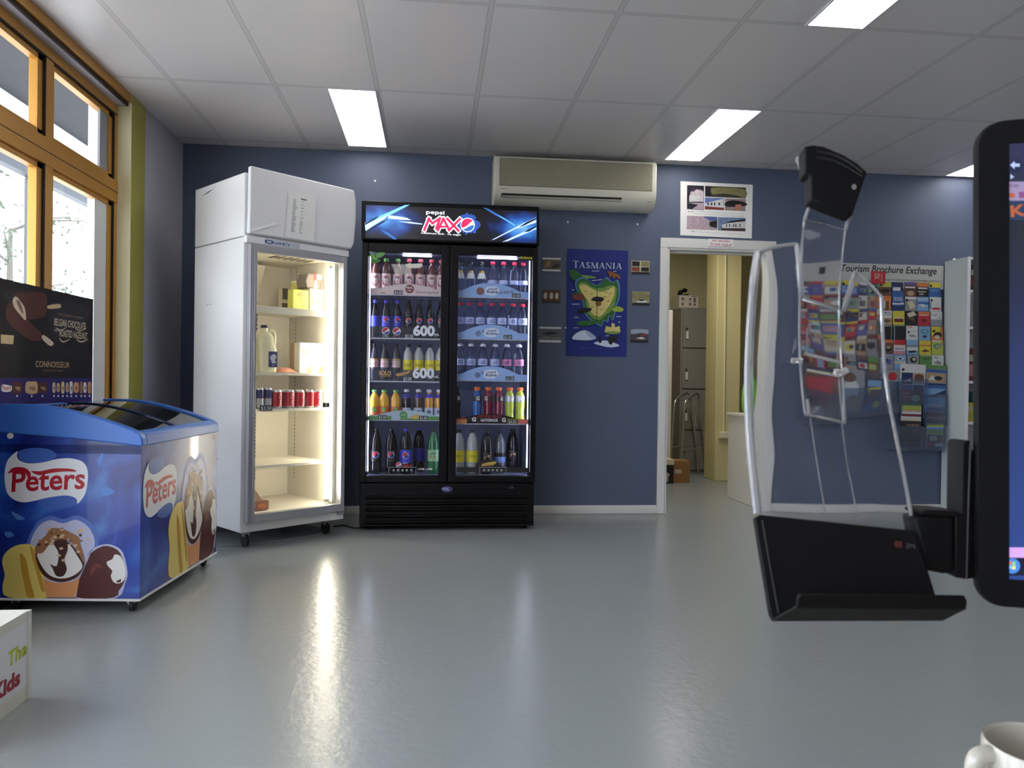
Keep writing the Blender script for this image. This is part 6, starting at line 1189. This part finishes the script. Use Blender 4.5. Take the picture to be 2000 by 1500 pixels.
# ================================================================ donation crate at the window side
cx1, cy1, ch = -1.284, 2.622, .287; cx0, cy0 = -1.66, 2.2
t = thing('donation_box', ((cx0+cx1)/2, (cy0+cy1)/2, 0), 'white open topped box lettered in yellow and red on the floor', 'box')
CW = mat('crate_white', (214, 211, 200), .5)
b = MB(); b.box(cx1-.012, cy0, .001, cx1, cy1, ch, CW)
F = frame((cx1, cy1, 0), (0, 1, 0), (0, 0, 1), (1, 0, 0)); YG = mat('crate_lime', (176, 186, 42), .5); CR_ = mat('crate_red', (150, 30, 50), .5); CP = mat('crate_paper', (222, 222, 224), .4)
b.rect(F, -.40, .05, -.012, .255, CP, .0005)
b.text('The', F, -.075, .150, .044, YG, w=.105, c=.0012, shear=.15, bold=.03, rot=.02); b.text('For', F, -.25, .150, .036, CR_, w=.07, c=.0012, shear=.15, bold=.03)
b.text('Kids', F, -.135, .072, .046, CR_, w=.15, c=.0012, shear=.05, bold=.045, rot=.0)
b.build('front_panel', t, bevel=.001)
MB().box(cx0, cy1-.012, .001, cx1-.012, cy1, ch, CW).build('end_panel', t, bevel=.001); MB().box(cx0, cy0, .001, cx1-.012, cy0+.012, ch, CW).build('end_panel', t, bevel=.001); MB().box(cx0, cy0+.012, .001, cx0+.012, cy1-.012, ch, CW).build('back_panel', t, bevel=.001)
MB().box(cx0+.012, cy0+.012, .001, cx1-.012, cy1-.012, .012, CW).build('base', t); MB().box(cx1-.002, cy1-.018, .001, cx1+.004, cy1+.002, ch, CW).build('corner_strip', t, bevel=.001)

# ================================================================ the counter in front of the camera
cc = far(2041, 1456, .5); CR = .0358; CHT = .097; DZ = cc.z-CHT
t = thing('counter', (.35, .05, 0), 'pale counter top under the mug and monitor, below the view', 'counter')
MB().box(-.9, -.5, DZ-.035, 1.6, .565, DZ-.0005, mat('counter_laminate', (176, 170, 160), .4)).build('worktop', t, bevel=.004)
MB().box(-.86, -.46, 0, 1.56, .5, DZ-.036, mat('counter_panel', (150, 146, 140), .5)).build('carcass', t)
t = thing('mug', (cc.x, cc.y, DZ), 'white ceramic mug with its handle turned towards the copy holder', 'mug')
MUG = mat('mug_glaze', (184, 179, 166), .2, coat=.4)
b = MB().lathe([(.001, 0), (CR*.86, 0), (CR*.9, .004), (CR*.94, .02), (CR, .06), (CR, CHT-.002), (CR-.0012, CHT), (CR-.003, CHT-.0015), (CR-.0038, CHT-.006), (CR-.004, .05), (CR*.8, .008), (.001, .006)], MUG, (cc.x, cc.y, DZ), 40, cap=False); b.build('body', t)
hl = (-_r*1+Vector((0, 0, 0))); hl.z = 0; hl.normalize()
hp_ = [Vector((cc.x, cc.y, DZ))+hl*(CR+dx)+Vector((0, 0, z)) for dx, z in ((-.003, .0905), (.004, .0905), (.009, .087), (.0105, .074), (.0105, .045), (.009, .028), (.004, .021), (-.004, .019))]
b = MB().tube(spline(hp_, 5), .0058, MUG, 12); b.build('handle', t)

# monitor
v_ = (far(1907, 330, .55)-far(1907, 1120, .55)).normalized(); u_ = Vector((.933, -.358, 0)); u_ = (u_-v_*u_.dot(v_)).normalized(); n_ = u_.cross(v_); n_ = n_ if n_.dot(-_f) > 0 else -n_
MO = far(1905.5, 708, .55); MT = lambda p: MO+u_*p.x+v_*p.y+n_*p.z
mh0, mh1 = -.1735, .1715; MW = .43
t = thing('monitor', (MO.x+.2, MO.y-.06, DZ), 'black computer monitor showing a blue screen, cut by the picture edge', 'monitor')
def rrect(x0, y0, x1, y1, r, k=6):
    o = []
    for cx, cy, a0 in ((x1-r, y1-r, 0), (x0+r, y1-r, PI/2), (x0+r, y0+r, PI), (x1-r, y0+r, 3*PI/2)): o += [(cx+r*math.cos(a0+PI/2*i/k), cy+r*math.sin(a0+PI/2*i/k)) for i in range(k+1)]
    return o
BZ = mat('monitor_bezel', (9, 9, 10), .55, spec=.2)
sx0, sy0, sy1 = .0205, -.1535, .1545
b = MB(MT); q0 = rrect(0, mh0, MW, mh1, .017); q1 = rrect(.016, mh0+.012, MW-.016, mh1-.012, .014); nq = len(q0)
b.add([(x, y, .0) for x, y in q0]+[(x, y, -.006) for x, y in q0]+[(x, y, -.026) for x, y in q1], [tuple(range(nq)), tuple(range(3*nq-1, 2*nq-1, -1))]+[(k*nq+i, k*nq+(i+1) % nq, (k+1)*nq+(i+1) % nq, (k+1)*nq+i) for k in (0, 1) for i in range(nq)], BZ); b.build('casing', t)
fr_ = MB(MT); q1 = [(max(sx0, min(MW-sx0, x)), max(sy0, min(sy1, y))) for x, y in q0]
fr_.add([(x, y, .0) for x, y in q0]+[(x*.996+.001, y*.996, .003) for x, y in q0]+[(x, y, .0026) for x, y in q1]+[(x, y, .0005) for x, y in q1], [(k*nq+i_, k*nq+(i_+1) % nq, (k+1)*nq+(i_+1) % nq, (k+1)*nq+i_) for k in range(3) for i_ in range(nq)], BZ)
fr_.build('bezel', t)
def screen_mat():
    m = bpy.data.materials.new('screen_wallpaper'); m.use_nodes = True; nt = m.node_tree; N = nt.nodes.new; L = nt.links.new; bs = nt.nodes['Principled BSDF']; bs.inputs['Base Color'].default_value = (.01, .01, .012, 1); bs.inputs['Roughness'].default_value = .3
    g = N('ShaderNodeNewGeometry'); s = N('ShaderNodeSeparateXYZ'); L(g.outputs['Position'], s.inputs[0]); mr = N('ShaderNodeMapRange'); mr.inputs[1].default_value = MO.z+sy1; mr.inputs[2].default_value = MO.z+sy0; L(s.outputs[2], mr.inputs[0])
    r = N('ShaderNodeValToRGB'); L(mr.outputs[0], r.inputs[0]); e = r.color_ramp.elements; e[0].position = 0; e[0].color = rgb((40, 40, 78)); e[1].position = 1; e[1].color = rgb((36, 66, 140))
    for p, c in ((.14, (22, 34, 48)), (.2, (18, 28, 38)), (.34, (24, 32, 62)), (.5, (28, 44, 92)), (.75, (32, 58, 120))): k = e.new(p); k.color = rgb(c)
    L(r.outputs[0], bs.inputs['Emission Color']); bs.inputs['Emission Strength'].default_value = 1.0; return m
b = MB(MT); b.box(sx0, sy0, .0003, MW-sx0, sy1, .0012, screen_mat()); b.T = None
PIX = .55/1500
SCN = lambda px, py, c=0: (lambda p: p+n_*c)(onP(px, py, MO+n_*.0013, n_))
ss = lambda k, c: mat('screen_'+k, c, .3, emit=1)
LAVS, DKB, ORS, ICON, TASK = ss('lavender', (120, 106, 132)), ss('dark_blue', (22, 26, 52)), ss('orange', (136, 70, 42)), ss('icon', (140, 150, 176)), ss('taskbar', (16, 16, 34))
def rectpx(x0, y0, x1, y1, m, c=.0004): b.poly([SCN(x0, y0, c), SCN(x1, y0, c), SCN(x1, y1, c), SCN(x0, y1, c)], m)
XE = 2120
rectpx(1962, 355, XE, 392, LAVS); b.fan([SCN(1984+12*math.cos(2*PI*i/18), 323+13*math.sin(2*PI*i/18), .0004) for i in range(18)], DKB)
b.poly([SCN(x, y, .0007) for x, y in ((1972, 323), (1981, 315), (1981, 320), (1991, 320), (1991, 326), (1981, 326), (1981, 331))], ICON); b.poly([SCN(x, y, .0007) for x, y in ((1973, 340), (1980, 347), (1976, 348), (1973, 351))], ICON)
FX = frame(SCN(1990, 362), u_, v_, n_); b.text('City', FX, -.003, -.0012, .0024, DKB, w=.0055, c=.0007)
b.fan([SCN(1976+6*math.cos(2*PI*i/12), 382+5*math.sin(2*PI*i/12), .0007) for i in range(12)], ORS); rectpx(1989, 375, 2010, 387, ss('plum', (100, 60, 96)), .0007)
rectpx(1962, 392, XE, 430, ss('banner', (30, 44, 66)), .0003); FX = frame(SCN(1974, 424), u_, v_, n_); b.text('Kids', FX, 0, 0, .0078, ORS, w=.024, align='L', c=.0007, bold=.03, rot=.08)
rectpx(1957, 1069, XE, 1089, ss('pink_bar', (168, 130, 190)), .0004); rectpx(1957, 1089, XE, 1124, TASK, .0004)
OB = ss('orb_blue', (56, 106, 176)); b.fan([SCN(1976+16*math.cos(2*PI*i/24), 1105+15*math.sin(2*PI*i/24), .0007) for i in range(24)], OB)
for dx, dy, m in ((-5, -5, ss('orb_red', (196, 90, 60))), (3, -4, ss('orb_green', (120, 170, 70))), (-5, 3, ss('orb_sky', (100, 170, 220))), (3, 4, ss('orb_yellow', (216, 186, 80)))): b.poly([SCN(1976+dx+x, 1104+dy+y, .001) for x, y in ((-3, -2.5), (3.4, -3.5), (3, 3), (-3.4, 3.5))], m)
b.build('screen', t)
ctr = MT(Vector((MW/2, 0, -.05))); MB().prism([(ctr.x-.03, ctr.y-.01, DZ+.012), (ctr.x+.03, ctr.y-.01, DZ+.012), (ctr.x+.03, ctr.y-.01, MO.z+.05), (ctr.x-.03, ctr.y-.01, MO.z+.05)], (.012, .03, 0), BZ).build('neck', t, bevel=.004)
MB().lathe([(.001, DZ), (.095, DZ), (.098, DZ+.004), (.09, DZ+.012), (.001, DZ+.014)], BZ, (ctr.x, ctr.y+.0, 0), 32).build('base', t)
MB(MT).box(MW/2-.05, -.06, -.06, MW/2+.05, .06, -.027, BZ).build('stand_mount', t, bevel=.006)

# clear copy holder clipped to the monitor edge
ACR = mat('clear_acrylic', (250, 252, 255), .03, trans=1, ior=1.4, bump=.9, bscale=19, bdet=0); ACE = mat('acrylic_edge', (205, 205, 205), .12, trans=.75, ior=1.45)
dep = lambda y: 1/(1/.56+(1005-y)/525*(1/.60-1/.56))
AP = lambda x, y, off=0: far(x, y, dep(y)+off)
ch_ = thing('copy_holder', AP(1640, 1005), 'clear plastic copy holder with black clip and ledge, fixed beside the monitor', 'copy holder')
pn = (AP(1700, 900)-AP(1500, 900)).cross(AP(1500, 700)-AP(1500, 900)).normalized(); pn = pn if pn.dot(_f) > 0 else -pn
main = [(1478, 1003), (1470, 930), (1463, 850), (1460, 770), (1461, 690), (1466, 600), (1471, 540), (1479, 491), (1520, 480), (1556, 476), (1561, 520), (1566, 582), (1605, 594), (1646, 609), (1658, 568), (1671, 529), (1696, 552), (1722, 579), (1724, 640), (1728, 720), (1738, 790), (1752, 860), (1768, 940), (1784, 1030), (1640, 1018)]
b = MB().prism([AP(x, y) for x, y in main], pn*.0028, ACR); o = b.build('clear_panel', ch_, flat=True)
def bead(path, r, par, name='edge_bead'):
    return MB().tube(spline([AP(x, y, .0012) for x, y in path], 4), r, ACE, 8).build(name, par)
bead([(1480, 1003), (1472, 930), (1465, 850), (1462, 770), (1463, 690), (1468, 600), (1473, 540), (1481, 492)], .0034, o); bead([(1481, 492), (1520, 481), (1555, 477)], .0016, o); bead([(1555, 477), (1560, 520), (1565, 580)], .0022, o)
bead([(1566, 584), (1605, 596), (1645, 611)], .0018, o); bead([(1648, 607), (1659, 568), (1671, 531)], .0022, o); bead([(1671, 531), (1696, 553), (1721, 580)], .0013, o); bead([(1721, 580), (1723, 640), (1727, 720), (1737, 790), (1751, 860), (1767, 940), (1783, 1028)], .0016, o)
for pth in ([(1582, 815), (1593.5, 892), (1603, 950), (1612, 1006)], [(1644, 828), (1653.5, 904), (1663, 950), (1674, 1010)]): bead(pth, .0006, o, 'groove_rib')
sl = [(1572, 808), (1566, 760), (1562, 700), (1561, 640), (1562, 560), (1566, 480), (1570, 430), (1584, 393), (1622, 407), (1661, 424), (1651, 450), (1646, 500), (1640, 580), (1641, 660), (1646, 740), (1652, 826), (1610, 817)]
b = MB().prism([AP(x, y, -.006) for x, y in sl], pn*.0022, ACR); s_ = b.build('slider', ch_, flat=True)
def beads(path, r, name='edge_bead', off=-.005): return MB().tube(spline([AP(x, y, off) for x, y in path], 4), r, ACE, 8).build(name, s_)
beads([(1573, 808), (1567, 760), (1563, 700), (1562, 640), (1563, 560), (1567, 480), (1571, 432)], .0009); beads([(1651, 824), (1645, 740), (1640, 660), (1639, 580), (1645, 500), (1650, 452)], .0009); beads([(1572, 809), (1610, 816), (1651, 826)], .001); beads([(1572, 431), (1610, 438), (1649, 450)], .0004)
beads([(1571, 431), (1578, 410), (1585, 393)], .0014); beads([(1585, 393), (1622, 407), (1660, 424)], .0010); beads([(1651, 449), (1655, 435), (1660, 424)], .0017)
beads([(1584, 400), (1582, 370), (1571, 345), (1562, 318)], .0022, 'hook', -.003); beads([(1556, 312), (1566, 312), (1572, 316)], .0026, 'hook', -.003)
beads([(1571, 690), (1605, 699), (1643, 708)], .0012, 'cross_bar', -.008); beads([(1576, 722), (1606, 729), (1641, 736)], .0007, 'cross_bar', -.008); beads([(1546, 705), (1556, 704), (1566, 706)], .0022, 'side_tab', -.008); beads([(1630, 727), (1642, 728), (1654, 722)], .0026, 'side_tab', -.009)
beads([(1577, 640), (1575, 690)], .0008, 'rail'); beads([(1637, 640), (1636, 700), (1640, 760), (1645, 815)], .0008, 'rail'); beads([(1576, 780), (1579, 810)], .0014, 'rail'); beads([(1645, 795), (1648, 822)], .0016, 'rail')
HB = mat('holder_black', (9, 9, 10), .6, spec=.2)
clip = [(1572, 285), (1588, 282.5), (1608, 285), (1648, 302), (1674, 318), (1694, 335), (1665, 421), (1624, 406), (1584, 390), (1583, 343), (1572, 338)]
b = MB().prism([AP(x, y, -.018) for x, y in clip], pn*.014, HB); c_ = b.build('clip', ch_, bevel=.0012)
DG = mat('clip_groove', (34, 34, 34), .5)
for off in (0, 11): MB().tube(spline([AP(x, y+off, -.0182) for x, y in ((1596, 296), (1626, 302), (1655, 316), (1684, 337-off*.3))], 4), .0007, DG, 6).build('ridge', c_)
p = AP(1668, 365, -.0185); MB().fan([p+_r*.0019*math.cos(2*PI*i/14)+_u*.0022*math.sin(2*PI*i/14) for i in range(14)], mat('clip_stud', (120, 122, 124), .4)).build('stud', c_)
# black ledge
dep2 = lambda y: 1/(1/.556+(y-1005)/207*(1/.532-1/.556))
LP = lambda x, y, off=0: far(x, y, dep2(y)+off)
ln = (LP(1700, 1100)-LP(1500, 1100)).cross(LP(1500, 1050)-LP(1500, 1100)).normalized(); ln = ln if ln.dot(_f) > 0 else -ln
b = MB().prism([LP(x, y) for x, y in ((1474, 1011), (1485, 1005), (1786, 1036), (1808, 1098), (1842, 1208), (1836, 1212), (1512, 1213), (1505, 1200))], ln*.006, HB); l_ = b.build('ledge_plate', ch_, bevel=.001)
b = MB().tube([LP(1489, 1016, -.0006), LP(1505, 1110, -.0006), LP(1521, 1198, -.0006)], .0007, DG, 6); b.build('side_rib', l_)
LRED = mat('emblem_red', (84, 24, 22), .5); LGR = mat('emblem_grey', (84, 84, 82), .5)
F = frame(LP(1766, 1069, -.0003), (LP(1786, 1073)-LP(1746, 1068)).normalized(), _u, -ln); b = MB(); b.rect(F, -.0068, -.0006, -.0018, .0038, LRED, .0003); b.text('3M', F, .0012, -.0004, .0036, LGR, w=.006, align='L', c=.0003); b.build('emblem', l_)
p1, p2 = far(1512, 1213, .530), far(1842, 1213, .530); q1, q2 = far(1556, 1188, .506), far(1888, 1190, .506); tn = (p2-p1).cross(q1-p1).normalized(); tn = tn if tn.z > 0 else -tn
MB().prism([p1, p2, q2, q1], tn*.0022, mat('ledge_under', (12, 14, 12), .6, spec=.2)).build('ledge_tray', l_, bevel=.0006)
r1, r2 = far(1564, 1160, .503), far(1885, 1164, .503); MB().prism([q1, q2, far(1890, 1174, .504), r2, r1, far(1558, 1168, .504)], _f*.003, HB).build('ledge_lip', l_, bevel=.001)
# hinge and bracket
b = MB(); b.prism([far(x, y, .553) for x, y in ((1783, 1010), (1866, 1006), (1866, 1118), (1846, 1122), (1806, 1114), (1800, 1080))], _f*.02, HB); b.build('hinge_block', ch_, bevel=.003)
b = MB(); b.prism([far(x, y, .552) for x, y in ((1798, 1000), (1812, 996), (1850, 998), (1880, 1002), (1880, 1010), (1812, 1009), (1800, 1007))], _f*.025, HB); b.build('hinge_lever', ch_, bevel=.0015)
b = MB(); b.prism([far(x, y, .5535) for x, y in ((1880, 868), (1884, 861), (1896, 860), (1890, 1000), (1888, 1132), (1866, 1128), (1866, 1008), (1878, 1003))], _f*.02, HB); b.build('bracket', ch_, bevel=.001)
b = MB(); b.prism([far(x, y, .556) for x, y in ((1891, 880), (1906.5, 880), (1906, 1128), (1888, 1131))], _f*.012, HB); b.build('fixing_plate', ch_)
b = MB().tube([far(1895.5, 866, .553), far(1891, 1000, .553), far(1888, 1130, .553)], .0006, mat('bracket_edge', (60, 60, 62), .4), 6); b.build('bracket_edge', ch_)
